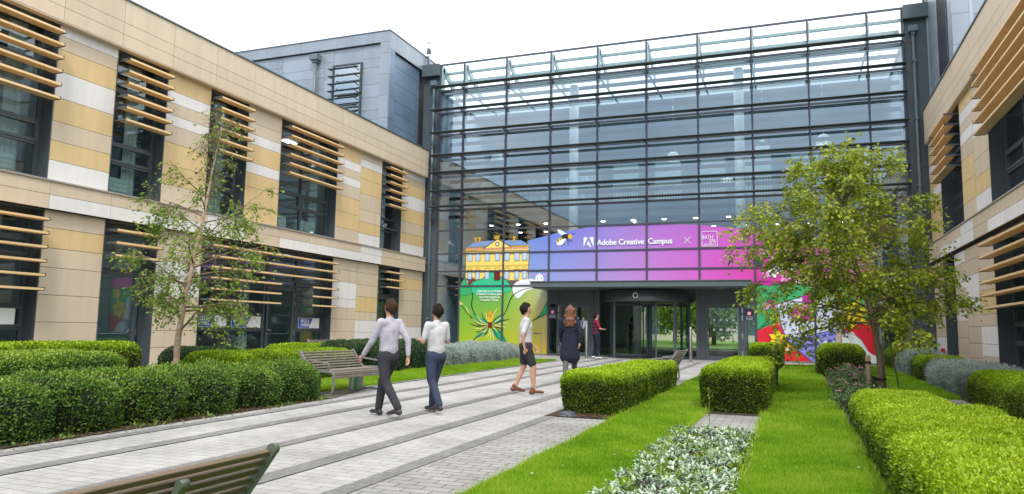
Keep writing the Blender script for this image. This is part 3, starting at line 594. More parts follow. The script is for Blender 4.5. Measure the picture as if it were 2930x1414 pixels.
for (x, y, z, d) in ((-13.1, YF+2.0, 9.05, 'above the left glazing bays'), (-4.9, YF+2.6, 8.65, 'behind the middle of the glass front'), (-1.1, YF+2.0, 8.7, 'just right of the second white column'), (1.25, YF+2.0, 8.8, 'above the leafy tree top'), (-2.9, YF+6.0, 8.2, 'far back beside the right hand white column')):
    L_ = thing('pendant_lamp', 'glass bell pendant lamp hanging inside the atrium '+d, 'pendant lamp', (x, y, z), group='bell pendants in the atrium')
    q = MB(); q.lathe([(.30, 0), (.295, .1), (.25, .26), (.15, .38), (.06, .42)], n=20); q.lathe([(.31, -.02), (.31, .02), (.29, .02), (.29, -.02), (.31, -.02)], n=20); q.build('lamp_shade', LB_, L_)
    q = MB(); q.lathe([(0, .18), (.05, .2), (.06, .27), (0, .33)], n=10); q.build('bulb', LAMPM, L_); q = MB(); q.tube([(0, 0, .42), (0, 0, 11.9-z)], .008, n=6); q.build('cable', STEEL, L_)

# ------------------------------------------------------------------ entrance: canopy, lobby, doors
q = MB(); q.box(-10.0, -1.47, 28.25, 29.93, 2.955, 3.0); q.box(-10.0, -1.47, 28.2, 28.26, 2.78, 2.99); q.box(-9.95, -1.52, 28.27, 29.93, 2.74, 2.79); q.box(-10.04, -1.43, 28.16, 28.30, 2.99, 3.02)
q.box(-10.0, -9.94, 28.27, 29.93, 2.785, 2.955); q.box(-1.53, -1.47, 28.27, 29.93, 2.785, 2.955)
CN = thing('entrance_canopy', 'flat grey metal canopy over the revolving door', 'canopy', (-5.7, 29, 2.74), world=True); q.build('canopy_slab', mat('canopy metal', (.10, .13, .14), .4, var=.12), CN)
for x in (-8.9, -2.6):
    q = MB(); q.lathe([(0, 0), (.05, 0), (.05, .01)], (x, 28.8, 2.728), 12); q.build('downlight', mat('lens', (.7, .7, .7), .3), CN)
EN = thing('entrance_screen', 'dark framed glazed entrance screen with two hinged doors under the canopy', 'entrance', (-5.6, 30, 0), world=True)
q = MB(); yy0, yy1 = YF-.05, YF+.08
for a, b_, c_, d_ in ((-9.84, -9.76, 0, 2.74), (-9.42, -9.33, 0, 2.74), (-7.93, -7.83, 0, 2.74), (-7.70, -7.56, 0, 2.74), (-3.66, -3.52, 0, 2.74), (-3.42, -3.32, 0, 2.74), (-1.90, -1.82, 0, 2.74), (-1.47, -1.365, 0, 2.74)): q.box(a, b_, yy0, yy1, c_, d_)
for a, b_ in ((-9.76, -9.42), (-9.33, -7.93), (-3.32, -1.90), (-1.82, -1.47)): q.box(a, b_, yy0, yy1, 2.55, 2.74); q.box(a, b_, yy0, yy1, 2.18, 2.26); q.box(a, b_, YF-.02, YF+.02, 2.26, 2.55)
for a, b_ in ((-9.76, -9.42), (-1.82, -1.47)): q.box(a, b_, yy0, yy1, 0, .08)
q.box(-7.83, -7.70, YF-.02, YF+.02, 0, 2.74); q.box(-3.52, -3.42, YF-.02, YF+.02, 0, 2.74)
n_ = len(q.f)
for side in (0, 1):
    h = MB()
    for f_ in q.f:
        p4 = [q.v[i] for i in f_]
        if (sum(p[0] for p in p4)/4 > -5.6) == bool(side): h.face(p4)
    h.build('screen_frame', SLATE, EN)
for a, b_ in ((-9.76, -9.42), (-1.82, -1.47)): q = MB(); q.face([(a, YF, .08), (b_, YF, .08), (b_, YF, 2.18), (a, YF, 2.18)]); q.build('side_light', GL_D, EN)
for a, b_, hs in ((-9.32, -7.94, 1), (-3.31, -1.91, -1)):
    q = MB(); y0_, y1_ = YF-.06, YF+.02
    for r_ in ((a, a+.14, 0.01, 2.17), (b_-.14, b_, 0.01, 2.17), (a+.14, b_-.14, .01, .16), (a+.14, b_-.14, 2.03, 2.17)): q.box(r_[0], r_[1], y0_, y1_, r_[2], r_[3])
    d = q.build('door', mat('door metal', (.065, .082, .09), .4, var=.1), EN)
    q = MB(); q.face([(a+.13, YF-.02, .15), (b_-.13, YF-.02, .15), (b_-.13, YF-.02, 2.04), (a+.13, YF-.02, 2.04)]); q.build('door_pane', GL_D, d)
    xh = b_-.2 if hs > 0 else a+.12; xo = xh-.0
    q = MB(); q.tube([(xo, y0_, .60), (xo, y0_-.08, .60), (xo, y0_-.08, 1.25), (xo, y0_, 1.25)], .016); q.build('handle', STEEL, d)
    xg = a+.0 if hs > 0 else b_-.0
    for zz in (.3, .95, 1.65, 1.95): q = MB(); q.box(xg-.018, xg+.018, y0_-.012, y0_-.001, zz-.1, zz+.1); q.build('hinge', STEEL, d)
    q = MB()
    for j in range(4):
        for zz in (1.15, 1.52): q.box(a+.3+j*.24, a+.38+j*.24, YF-.024, YF-.021, zz, zz+.08)
    q.build('manifestation', mat('frosted dots', (.7, .75, .75), .7), d)
# revolving door drum
RC = (-5.62, 30.55); RR = 1.62
RD = thing('revolving_door', 'round revolving door drum in dark metal and glass at the centre of the entrance', 'revolving door', (RC[0], RC[1], 0))
DR = mat('drum metal', (.075, .088, .095), .32, var=.1)
q = MB(); q.lathe([(RR+.20, 2.25), (RR+.20, 2.70), (0, 2.70)], n=64); q.lathe([(0, 2.25), (RR+.20, 2.25)], n=64); q.build('drum_fascia', DR, RD)
q = MB(); q.lathe([(RR+.02, .0), (RR+.02, .012), (0, .012)], n=48); q.build('floor_ring', mat('mat dark', (.05, .05, .05), .8), RD)
for a0_, a1_ in ((R(180), R(222)), (R(318), R(360)), (R(0), R(45)), (R(135), R(180))):
    q = MB(); q.lathe([(RR, .08), (RR, 2.25)], n=14, a0=a0_, a1=a1_); q.build('curved_glass', GL_D, RD)
q = MB()
for an in (180, 222, 238, 302, 318, 360, 45, 135):
    x_, y_ = RR*math.cos(R(an)), RR*math.sin(R(an)); 
    if an in (238, 302): continue
    q.box(x_-.045, x_+.045, y_-.045, y_+.045, 0, 2.25)
q.lathe([(RR+.05, 0), (RR+.05, .09), (RR-.05, .09)], n=12, a0=R(180), a1=R(222)); q.lathe([(RR+.05, 0), (RR+.05, .09), (RR-.05, .09)], n=12, a0=R(318), a1=R(360))
q.build('drum_post', SLATE, RD)
for k, an in enumerate((200, 290, 20, 110)):
    c_, s_ = math.cos(R(an)), math.sin(R(an)); q = MB()
    def pl(r_, z): return (r_*c_, r_*s_, z)
    q.bar(pl(.08, .06), pl(.08, 2.2), .06, .06, up=(c_, s_, 0)); q.bar(pl(1.55, .06), pl(1.55, 2.2), .06, .05, up=(c_, s_, 0)); q.bar(pl(.08, .1), pl(1.55, .1), .05, .1); q.bar(pl(.08, 2.16), pl(1.55, 2.16), .05, .1)
    lf = q.build('door_wing', SLATE, RD); q = MB(); q.face([pl(.1, .12), pl(1.52, .12), pl(1.52, 2.12), pl(.1, 2.12)]); q.build('wing_pane', GL_D, lf)
q = MB(); q.lathe([(.11, 0), (.11, .03), (.07, .03), (.07, 0)], n=24); s_ = q.build('camera_ring', mat('ring white', (.7, .7, .7), .4), RD, loc=(-.2, -(RR+.20)+.01, 2.47)); s_.rotation_euler = (R(90), 0, 0)
q = MB(); q.lathe([(0, .02), (.04, .018), (.065, 0)], n=16); s_ = q.build('camera_lens', mat('lens black', (.01, .01, .012), .1), RD, loc=(-.2, -(RR+.20)+.0, 2.47)); s_.rotation_euler = (R(90), 0, 0)
# steel bollard posts and hoop rail
for x, y, lb in ((-7.47, 27.6, 'brushed steel post left of the revolving door'), (-3.55, 27.45, 'brushed steel post right of the revolving door')):
    b_ = thing('bollard', lb, 'bollard', (x, y, gz(y)), group='steel posts at the entrance'); q = MB(); q.lathe([(.055, .012), (.055, 1.26), (.05, 1.275), (0, 1.275)], n=20); q.build('post', STEEL, b_); q = MB(); q.lathe([(.09, 0), (.09, .012), (.055, .012)], n=20); q.build('base_plate', STEEL, b_)
hp = thing('hoop_rail', 'bent steel tube rail standing in front of the green mural', 'handrail', (-9.4, 27.2, gz(27.2)))
q = MB()
pts = [(0, -.72, 0), (0, -.72, .86)]+[(0, -.72+.09*(1-math.cos(a)), .86+.09*math.sin(a)) for a in (.5, 1.0, 1.57)]+[(0, .63+.09*math.sin(a), .95-.09*(1-math.cos(a))) for a in (0, .5, 1.0, 1.57)]+[(0, .72, 0)]
q.tube(pts, .022); q.build('tube', STEEL, hp)
q = MB(); q.lathe([(.05, 0), (.05, .01), (.02, .01)], (0, -.72, 0), 12); q.lathe([(.05, 0), (.05, .01), (.02, .01)], (0, .72, 0), 12); q.build('foot_plate', STEEL, hp)
# no smoking notices and blue door notices
DNV = mat('notice navy', hexc(28, 34, 66), .5); RED = mat('notice red', hexc(200, 40, 40), .5); WT = mat('notice white', (.8, .8, .8), .5); BLU = mat('notice blue', hexc(30, 90, 170), .5)
for xa, lb in ((-9.77, 'left'), (-1.81, 'right')):
    n_ = thing('notice', 'dark blue no smoking notice on the narrow pane, %s end of the entrance' % lb, 'sign', (xa, YF-.06, 1.55), world=True); xw = .34 if xa < -5 else .31
    q = MB(); q.box(xa, xa+xw, YF-.062, YF-.052, 1.55, 2.03); q.build('notice_board', DNV, n_)
    cx = xa+xw/2; q = MB(); q.lathe([(.085, 0), (.06, 0)], n=24); o_ = q.build('ban_ring', RED, n_); o_.rotation_euler = (R(90), 0, 0); o_.location = Vector((cx, YF-.0645, 1.83))-n_.location
    q = MB(); q.lathe([(.06, 0), (.0, 0)], n=24); o_ = q.build('ban_disc', WT, n_); o_.rotation_euler = (R(90), 0, 0); o_.location = Vector((cx, YF-.0642, 1.83))-n_.location
    q = MB(); q.bar((cx-.045, YF-.0655, 1.875), (cx+.045, YF-.0655, 1.785), .002, .016, up=(1, 0, 1)); q.bar((cx-.04, YF-.065, 1.825), (cx+.04, YF-.065, 1.825), .002, .014); q.build('symbol', [RED], n_)
    text_mesh('lettering', 'No smoking\nwithin 10m of\nthis building', .052, WT, (cx, YF-.064, 1.68), (1, 0, 0), (0, 0, 1), n_, .0005, 'CENTER')
n_ = thing('door_notice', 'blue and white notice on the glass of the left entrance door', 'sign', (-8.35, YF-.07, 1.2), world=True)
q = MB(); q.box(-8.45, -8.05, YF-.03, YF-.026, 1.22, 1.48); q.build('notice_board', WT, n_); q = MB(); q.box(-8.43, -8.27, YF-.032, YF-.0305, 1.3, 1.46); q.box(-8.43, -8.27, YF-.032, YF-.0305, 1.235, 1.28); q.build('blue_field', BLU, n_)
q = MB(); q.box(-8.36, -8.34, YF-.034, YF-.0325, 1.34, 1.44); q.box(-8.37, -8.33, YF-.034, YF-.0325, 1.315, 1.332); q.build('symbol', WT, n_)

# ------------------------------------------------------------------ zinc roof boxes
def zinc_front(mb, x0, x1, y, z0, z1, seed, thick=.06):
    r_ = random.Random(seed); x = x0
    while x < x1-.05:
        wd = min(r_.choice((1.9, 2.3, 1.4)), x1-x); z = z0
        while z < z1-.02:
            h = min(r_.choice((.42, .58, .42, .75)), z1-z)
            if z1-z-h < .15: h = z1-z
            mb.box(x+.006, x+wd-.006, y, y+thick, z+.006, z+h-.006, 0, 1+r_.uniform(-.09, .09)); z += h
        x += wd
def zinc_side(mb, x, y0, y1, z0, z1, seed, s=1, m=0, thick=.06):
    r_ = random.Random(seed); y = y0
    while y < y1-.05:
        wd = min(r_.choice((.7, 1.5, 2.2)), y1-y); z = z0
        while z < z1-.02:
            h = min(r_.choice((.42, .58, .42, .75)), z1-z)
            if z1-z-h < .15: h = z1-z
            a, b_ = (x-thick, x) if s > 0 else (x, x+thick)
            mb.box(a, b_, y+.006, y+wd-.006, z+.006, z+h-.006, m, 1+r_.uniform(-.09, .09)); z += h
        y += wd
ZL = thing('rooftop_plant_room', 'blue grey zinc clad roof box rising behind the left building, with a small louvred window', 'roof box', (-22, 29, 9), world=True)
q = MB(); xl, yc = -16.1, 26.78
zinc_front(q, -34, -19.0, yc+.12, 9.0, 13.36, 1); zinc_front(q, -17.5, -16.58, yc+.12, 9.0, 13.36, 2); zinc_front(q, -19.0, -17.5, yc+.12, 12.62, 13.36, 3); zinc_front(q, -19.0, -17.5, yc+.12, 9.0, 9.9, 4)
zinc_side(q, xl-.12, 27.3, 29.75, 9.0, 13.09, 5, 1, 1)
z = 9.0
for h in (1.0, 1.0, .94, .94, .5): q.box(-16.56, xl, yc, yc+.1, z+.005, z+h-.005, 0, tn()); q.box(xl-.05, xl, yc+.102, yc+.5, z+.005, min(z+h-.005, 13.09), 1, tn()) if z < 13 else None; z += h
for xx in np.arange(-34, -16.2, 1.9): q.box(xx+.004, min(xx+1.896, xl), yc, yc+.1, 13.385, 13.86, 0, tn())
for ya, yb in ((yc+.102, 28.2), (28.2, 29.85), (29.85, 31.4)): q.box(xl-.05, xl, ya+.004, yb-.004, 13.1, 13.86, 0, tn())
q.box(-34, xl-.2, yc+.19, 31.4, 9.0, 13.8, 2)
q.build('zinc_wall', [ZINC, ZINCR, DARKW], ZL)
q = MB(); q.box(-34, xl+.03, yc-.03, 31.45, 13.865, 13.91); q.build('roof_edge', mat('zinc trim', (.2, .22, .26), .45, metal=.4), ZL)
q = MB(); 
for za, zb in ((9.9, 9.96), (11.2, 11.26), (12.56, 12.62)): q.box(-19, -17.5, yc+.02, yc+.11, za, zb)
q.box(-19, -18.93, yc+.02, yc+.11, 9.96, 12.56); q.box(-17.57, -17.5, yc+.02, yc+.11, 9.96, 12.56); q.box(-18.93, -17.57, yc+.02, yc+.11, 11.76, 11.82); q.box(-18.93, -17.57, yc+.02, yc+.11, 10.6, 10.66)
wn = q.build('window', SLATE, ZL)
q = MB(); q.face([(-18.95, yc+.07, 9.93), (-17.55, yc+.07, 9.93), (-17.55, yc+.07, 12.6), (-18.95, yc+.07, 12.6)]); q.build('pane', glass('roof window glass', (.3, .35, .35), .45, .5), wn)
for z in (12.3, 11.97, 11.62, 11.3, 10.95, 10.6, 10.28):
    q = MB(); q.box(-18.95, -17.45, yc-.42, yc-.25, z-.012, z+.012); q.bar((-18.85, yc, z-.05), (-18.85, yc-.45, z), .02, .04); q.bar((-17.6, yc, z-.05), (-17.6, yc-.45, z), .02, .04); q.build('louvre_blade', mat('dark louvre', (.10, .12, .13), .4, metal=.4), wn)
pp = thing('rainwater_pipe', 'grey downpipe with square hopper on the zinc roof box', 'downpipe', (-19.9, yc, 9.1), world=True)
q = MB(); q.tube([(-19.9, yc-.02, 9.2), (-19.9, yc-.02, 12.95)], .075, n=12); q.build('pipe', PIPEM, pp); q = MB(); q.box(-20.12, -19.68, yc-.2, yc+.10, 12.95, 13.2); q.box(-20.03, -19.77, yc-.12, yc+.08, 12.84, 12.95); q.build('hopper', PIPEM, pp)
fl = thing('flue', 'short round metal flue on the roof beside the glass parapet', 'flue', (-16.0, 30.2, 13.6)); q = MB(); q.tube([(0, 0, -.1), (0, 0, .3), (0, 0, .42)], [.06, .06, .11], n=14); q.build('pipe', STEEL, fl); q = MB(); q.tube([(0, 0, .42), (0, 0, 1.0)], .12, n=16); q.build('cowl', STEEL, fl)
ZR = thing('rooftop_plant_room', 'blue grey zinc clad roof box rising behind the right building with a tall dark vent', 'roof box', (9, 28, 9), world=True)
q = MB(); xr = 4.85
zinc_side(q, xr, 28.05, 29.9, 9.0, 14.8, 8, -1, 0); zinc_side(q, xr, 25.88, 26.5, 9.0, 14.8, 9, -1, 0)
z = 9.0
for h in (1.2, 1.0, 1.0, 1.0, 1.0): q.box(xr, 5.32, 25.8, 25.875, z+.005, z+h-.005, 0, tn()); z += h
zinc_front(q, 5.45, 14, 25.9, 9.0, 14.2, 10); q.box(5.33, 5.44, 25.82, 25.9, 9, 14.2, 0, 1.15)
q.box(xr+.07, 14, 25.97, 31.4, 9.0, 14.6, 2); q.box(xr-.02, 14, 25.75, 31.4, 14.62, 14.75, 0); q.box(xr-.05, xr+.0, 29.9, 30.0, 9.0, 14.6, 0)
q.build('zinc_wall', [ZINC, ZINCR, DARKW], ZR)
q = MB()
for j in range(44): q.box(xr-.02, xr+.06, 26.56, 28.0, 9.1+j*.125, 9.15+j*.125)
q.box(xr-.03, xr+.06, 26.5, 26.56, 9, 14.6); q.box(xr-.03, xr+.06, 28.0, 28.05, 9, 14.6); q.build('vent_grille', MULL, ZR)

# ------------------------------------------------------------------ mural film on the glass
MU = thing('window_mural', 'huge colourful mural on the glass with purple arch, yellow mansion and laptop', 'mural', (-5.6, YF-.02, 0), world=True)
def flat(name, col, rough=.42, c2=None): return mat('film '+name, col, rough, coat=.15)
def gradmat(name, stops):
    """printed colour field: bilinear blend of four print colours, x across and z up (object space)"""
    m = bpy.data.materials.new(name); m.use_nodes = True; t = m.node_tree; b = t.nodes['Principled BSDF']; n = t.nodes.new; l = t.links.new
    (x0, x1, z0, z1), bottom, top = stops
    tcn = n('ShaderNodeTexCoord'); sp = n('ShaderNodeSeparateXYZ'); l(tcn.outputs['Object'], sp.inputs[0])
    mx1 = n('ShaderNodeMapRange'); mx1.inputs['From Min'].default_value = x0; mx1.inputs['From Max'].default_value = x1; l(sp.outputs['X'], mx1.inputs[0])
    mz = n('ShaderNodeMapRange'); mz.inputs['From Min'].default_value = z0; mz.inputs['From Max'].default_value = z1; l(sp.outputs['Z'], mz.inputs[0])
    rs = []
    for st in (bottom, top):
        r_ = n('ShaderNodeValToRGB'); r_.color_ramp.interpolation = 'LINEAR'; els = r_.color_ramp.elements
        els[0].position = st[0][0]; els[0].color = (*hexc(*st[0][1]), 1); els[1].position = st[-1][0]; els[1].color = (*hexc(*st[-1][1]), 1)
        for p_, c_ in st[1:-1]: e = els.new(p_); e.color = (*hexc(*c_), 1)
        for e in els: e.color = tuple(v*.74 for v in e.color[:3])+(1,)
        l(mx1.outputs[0], r_.inputs[0]); rs.append(r_)
    mi = n('ShaderNodeMix'); mi.data_type = 'RGBA'; l(mz.outputs[0], mi.inputs['Factor']); l(rs[0].outputs[0], mi.inputs['A']); l(rs[1].outputs[0], mi.inputs['B'])
    l(mi.outputs['Result'], b.inputs['Base Color']); b.inputs['Roughness'].default_value = .4; b.inputs['Coat Weight'].default_value = .15; return m
_ly = [0]
class Art:
    """flat printed shapes in (x, z), stacked a fraction of a millimetre apart"""
    def __init__(s): s.mb = MB(); s.mats = []; s.y = YF-.006-_ly[0]*.004; _ly[0] += 1; s.k = 0
    def mi(s, m):
        if m not in s.mats: s.mats.append(m)
        return s.mats.index(m)
    def poly(s, pts, m):
        s.k += 1; y = s.y-s.k*.00025; s.mb.face([(x, y, z) for x, z in pts], s.mi(m)); return s
    def rect(s, x0, x1, z0, z1, m): return s.poly([(x0, z0), (x1, z0), (x1, z1), (x0, z1)], m)
    def line(s, pts, w_, m, taper=True, smooth=True):
        if smooth and len(pts) > 2: pts = crv(pts)
        s.k += 1; y = s.y-s.k*.00025; n_ = len(pts); L_ = []; R_ = []
        for i, (x, z) in enumerate(pts):
            a = pts[max(i-1, 0)]; b_ = pts[min(i+1, n_-1)]; dx, dz = b_[0]-a[0], b_[1]-a[1]; d = math.hypot(dx, dz) or 1
            t_ = i/(n_-1); ww = w_*(.25+.75*math.sin(math.pi*min(max(t_, .0), 1))) if taper else w_
            L_.append((x-dz/d*ww/2, y, z+dx/d*ww/2)); R_.append((x+dz/d*ww/2, y, z-dx/d*ww/2))
        for i in range(n_-1): s.mb.face([R_[i], R_[i+1], L_[i+1], L_[i]], s.mi(m))
        return s
    def disc(s, cx, cz, rx, rz_, m, n_=20, rot=0):
        return s.poly([(cx+rx*math.cos(a)*math.cos(rot)-rz_*math.sin(a)*math.sin(rot), cz+rx*math.cos(a)*math.sin(rot)+rz_*math.sin(a)*math.cos(rot)) for a in [2*math.pi*i/n_ for i in range(n_)]], m)
    def done(s, name):
        # tessellate concave outlines
        o = s.mb.build(name, s.mats, MU); bm = bmesh.new(); bm.from_mesh(o.data); bmesh.ops.triangulate(bm, faces=[f for f in bm.faces if len(f.verts) > 4], ngon_method='EAR_CLIP'); bm.to_mesh(o.data); bm.free(); return o
def crv(pts, n_=6, closed=False):
    """Catmull-Rom through the points"""
    out_ = []; k = len(pts)
    for i in range(k if closed else k-1):
        if closed: p = [pts[(i+j-1) % k] for j in range(4)]
        else: p = [pts[max(i-1, 0)], pts[i], pts[i+1], pts[min(i+2, k-1)]]
        for j in range(n_):
            t = j/n_
            out_.append(tuple(.5*((2*p[1][c])+(-p[0][c]+p[2][c])*t+(2*p[0][c]-5*p[1][c]+4*p[2][c]-p[3][c])*t*t+(-p[0][c]+3*p[1][c]-3*p[2][c]+p[3][c])*t**3) for c in (0, 1)))
    if not closed: out_.append(pts[-1])
    return out_
INK = flat('ink', (.012, .016, .014)); PW = flat('white', (.80, .82, .84)); YEL = flat('yellow', hexc(235, 215, 15)); YELD = flat('deep yellow', hexc(240, 185, 20)); STONE = flat('stone', hexc(238, 214, 112)); STD = flat('stone dark', hexc(190, 150, 50))
MAG = flat('magenta', hexc(200, 20, 160)); PNK = flat('pale pink', hexc(235, 150, 215)); GRN = flat('green', hexc(52, 170, 105)); GRD = flat('leaf green', hexc(40, 160, 110)); REDF = flat('red', hexc(222, 18, 45)); LAV = flat('lavender', hexc(140, 140, 225)); KEY = flat('key', hexc(75, 75, 150)); HAND = flat('hand white', hexc(226, 232, 226)); LIM = flat('cream', hexc(235, 228, 140)); MAR = flat('maroon', hexc(110, 25, 20)); BLW = flat('window blue', hexc(170, 200, 235)); RFB = flat('roof blue', hexc(120, 150, 200)); BRN = flat('brown', hexc(110, 62, 45)); SCR = flat('screen', hexc(205, 212, 240))
GA = gradmat('film arch', ((-11, 3, 2.9, 5.4), [(0, (165, 190, 245)), (.2, (178, 170, 232)), (.42, (222, 135, 225)), (.62, (240, 75, 200)), (.75, (246, 40, 165)), (1, (240, 90, 190))], [(0, (105, 150, 240)), (.14, (128, 140, 245)), (.30, (178, 140, 232)), (.48, (200, 115, 226)), (.65, (226, 95, 214)), (1, (238, 120, 215))]))
GB = gradmat('film green field', ((-14, -9.8, 0, 3.0), [(0, (190, 215, 15)), (.5, (205, 210, 15)), (1, (222, 186, 10))], [(0, (30, 185, 90)), (.5, (95, 200, 90)), (.8, (190, 215, 130)), (1, (200, 205, 190))]))
arc = [(-10.75, 4.92), (-10.31, 5.02), (-9.4, 5.22), (-8.5, 5.35), (-7.72, 5.43), (-6.6, 5.455), (-5.61, 5.45), (-4.41, 5.41), (-3.49, 5.34), (-2.12, 5.17), (-1.42, 5.03), (-.87, 4.92), (.2, 4.65), (1.4, 4.25), (2.78, 3.7)]
A = Art(); A.poly([(-13.98, 0), (-9.86, 0), (-9.86, 2.95), (-11.4, 2.95), (-13.98, 2.9)], GB); A.poly([(-10.85, 2.95)]+[(2.78, 2.95)]+arc[::-1], GA)
A.done('printed_field')
A = Art()   # mansion
A.poly([(-13.71, 3.2), (-10.72, 3.2), (-10.70, 4.62), (-13.71, 4.52)], STONE)
A.poly([(-13.68, 4.68), (-13.28, 4.94), (-12.3, 4.96), (-12.55, 4.72)], RFB); A.poly([(-12.1, 4.96), (-11.1, 4.94), (-10.72, 4.72), (-11.6, 4.72)], RFB)
A.poly([(-13.74, 4.50), (-10.69, 4.58), (-10.69, 4.72), (-13.74, 4.66)], STD); A.rect(-13.74, -10.69, 4.47, 4.50, INK)
for i in range(22): A.rect(-13.66+i*.135, -13.61+i*.135, 4.56, 4.63, PNK)
A.poly([(-12.85, 4.62), (-12.2, 5.02), (-11.55, 4.66)], STONE); A.line([(-12.85, 4.62), (-12.2, 5.02), (-11.55, 4.66)], .035, INK, False, False)
A.disc(-12.2, 4.8, .1, .1, INK); A.disc(-12.2, 4.8, .06, .06, PW)
for cx in (-13.25, -13.05, -11.4): A.rect(cx-.06, cx+.05, 4.9, 5.1, STD); A.rect(cx-.075, cx+.065, 5.07, 5.11, YELD)
A.rect(-12.36, -12.1, 5.02, 5.16, STD)
for i in range(4): A.rect(-12.36+i*.075, -12.32+i*.075, 5.16, 5.2, STD)
for cx in (-13.5, -13.12, -12.66, -12.18, -11.72, -11.26, -10.9):
    A.rect(cx-.115, cx+.115, 4.06, 4.42, KEY); A.rect(cx-.10, cx+.10, 4.07, 4.41, BLW); A.rect(cx-.006, cx+.006, 4.07, 4.41, PW); A.rect(cx-.10, cx+.10, 4.235, 4.25, PW); A.rect(cx-.10, cx+.10, 4.32, 4.33, PW)
    A.rect(cx-.105, cx+.105, 3.25, 3.6, KEY); A.rect(cx-.09, cx+.09, 3.26, 3.59, BLW); A.rect(cx-.006, cx+.006, 3.26, 3.59, PW); A.rect(cx-.09, cx+.09, 3.42, 3.435, PW)
    if cx in (-12.66, -12.18, -11.72): A.disc(cx, 3.66, .15, .10, STD); A.disc(cx, 3.65, .11, .07, STONE)
    else: A.poly([(cx-.16, 3.66), (cx, 3.79), (cx+.16, 3.66)], STD); A.poly([(cx-.1, 3.675), (cx, 3.75), (cx+.1, 3.675)], STONE)
A.rect(-12.32, -12.04, 3.2, 3.62, INK); A.rect(-12.3, -12.06, 3.2, 3.56, MAR); A.line([(-13.71, 3.2), (-13.71, 4.5)], .02, INK, False); A.line([(-10.72, 3.2), (-10.70, 4.6)], .02, INK, False)
A.rect(-13.7, -10.72, 3.84, 3.86, STD)
A.done('mansion_print')
A = Art()   # green hill petals, hedgehog, sheep
A.disc(-13.45, 3.12, .3, .2, BRN, rot=-.2); A.disc(-13.68, 3.14, .11, .09, PNK); A.disc(-13.7, 3.17, .02, .02, INK)
for i in range(16):
    a = R(20+i*11); A.line([(-13.45+.24*math.cos(a), 3.12+.16*math.sin(a)), (-13.45+.34*math.cos(a), 3.12+.25*math.sin(a))], .02, BRN, False)
A.poly(crv([(-13.98, 2.6), (-13.93, 3.0), (-13.72, 3.3), (-13.55, 3.0), (-13.4, 2.6)], closed=True), GRN)
A.poly(crv([(-13.45, 2.9), (-13.3, 3.15), (-12.9, 3.27), (-12.6, 3.5), (-12.38, 3.55), (-12.05, 3.35), (-11.75, 3.2), (-11.55, 2.95), (-11.6, 2.7), (-12.4, 2.6), (-13.2, 2.6)], closed=True), flat('hill', hexc(48, 190, 140)))
A.line([(-13.42, 2.72), (-13.3, 3.12), (-12.9, 3.27), (-12.6, 3.5), (-12.38, 3.56), (-12.05, 3.36), (-11.75, 3.2), (-11.52, 2.92), (-11.42, 2.6)], .035, INK)
A.poly(crv([(-11.45, 2.75), (-11.35, 3.05), (-11.0, 3.22), (-10.6, 3.25), (-10.25, 3.1), (-10.2, 2.9), (-10.8, 2.72), (-11.2, 2.4)], closed=True), PW)
A.disc(-10.22, 3.22, .19, .24, PW); A.poly([(-10.4, 3.34), (-10.62, 3.50), (-10.42, 3.42)], PNK); A.poly([(-10.06, 3.36), (-9.88, 3.52), (-9.95, 3.38)], PNK)
A.disc(-10.31, 3.27, .022, .028, INK); A.disc(-10.13, 3.27, .022, .028, INK); A.poly([(-10.27, 3.06), (-10.17, 3.06), (-10.22, 3.0)], INK)
for i in range(7): A.line([(-11.2+i*.12, 2.95), (-11.15+i*.12, 3.05), (-11.1+i*.12, 2.98)], .012, KEY)
A.done('hill_print')
A = Art()   # big green flower
A.line([(-13.98, 2.62), (-13.7, 2.85), (-13.35, 2.6), (-13.38, 2.1), (-13.2, 1.7), (-12.9, 1.35), (-12.6, 1.3)], .045, INK)
A.poly(crv([(-13.3, 1.75), (-13.0, 1.55), (-12.62, 1.48), (-12.58, 1.3), (-12.85, 1.32), (-13.15, 1.5)], closed=True), GRD)
A.poly(crv([(-12.35, 1.35), (-12.1, 1.62), (-11.88, 1.72), (-11.95, 1.45), (-12.2, 1.33)], closed=True), GRD)
A.poly(crv([(-12.38, 1.1), (-12.0, 1.0), (-11.75, .7), (-11.7, .48), (-12.0, .55), (-12.3, .85)], closed=True), GRD)
A.poly(crv([(-12.6, 1.05), (-12.85, .98), (-13.15, .72), (-12.9, .72), (-12.65, .88)], closed=True), GRD)
A.poly(crv([(-13.98, 2.28), (-13.6, 1.95), (-13.45, 1.6), (-13.75, 2.1), (-13.98, 2.1)], closed=True), LIM)
A.line([(-13.98, 2.22), (-13.55, 1.75), (-13.1, 1.3), (-12.65, 1.12)], .04, INK)
A.line([(-12.36, 1.1), (-12.0, .6), (-11.75, .47), (-11.6, .3), (-11.44, .03)], .045, INK); A.line([(-12.35, 1.12), (-12.05, 1.0), (-11.72, .5)], .04, INK)
A.line([(-12.6, 1.08), (-13.0, .75), (-13.25, .55), (-13.2, .35)], .04, INK); A.line([(-12.62, 1.02), (-12.9, .7), (-13.12, .6), (-13.05, .35)], .03, LIM)
A.line([(-12.9, .72), (-12.62, .9), (-12.56, 1.1)], .03, INK)
A.line([(-12.3, 1.3), (-12.0, 1.4), (-11.7, 1.95), (-11.45, 2.5), (-10.9, 2.8), (-10.2, 2.88)], .04, INK)
A.line([(-12.35, 1.36), (-12.1, 1.6), (-11.85, 1.72)], .035, INK)
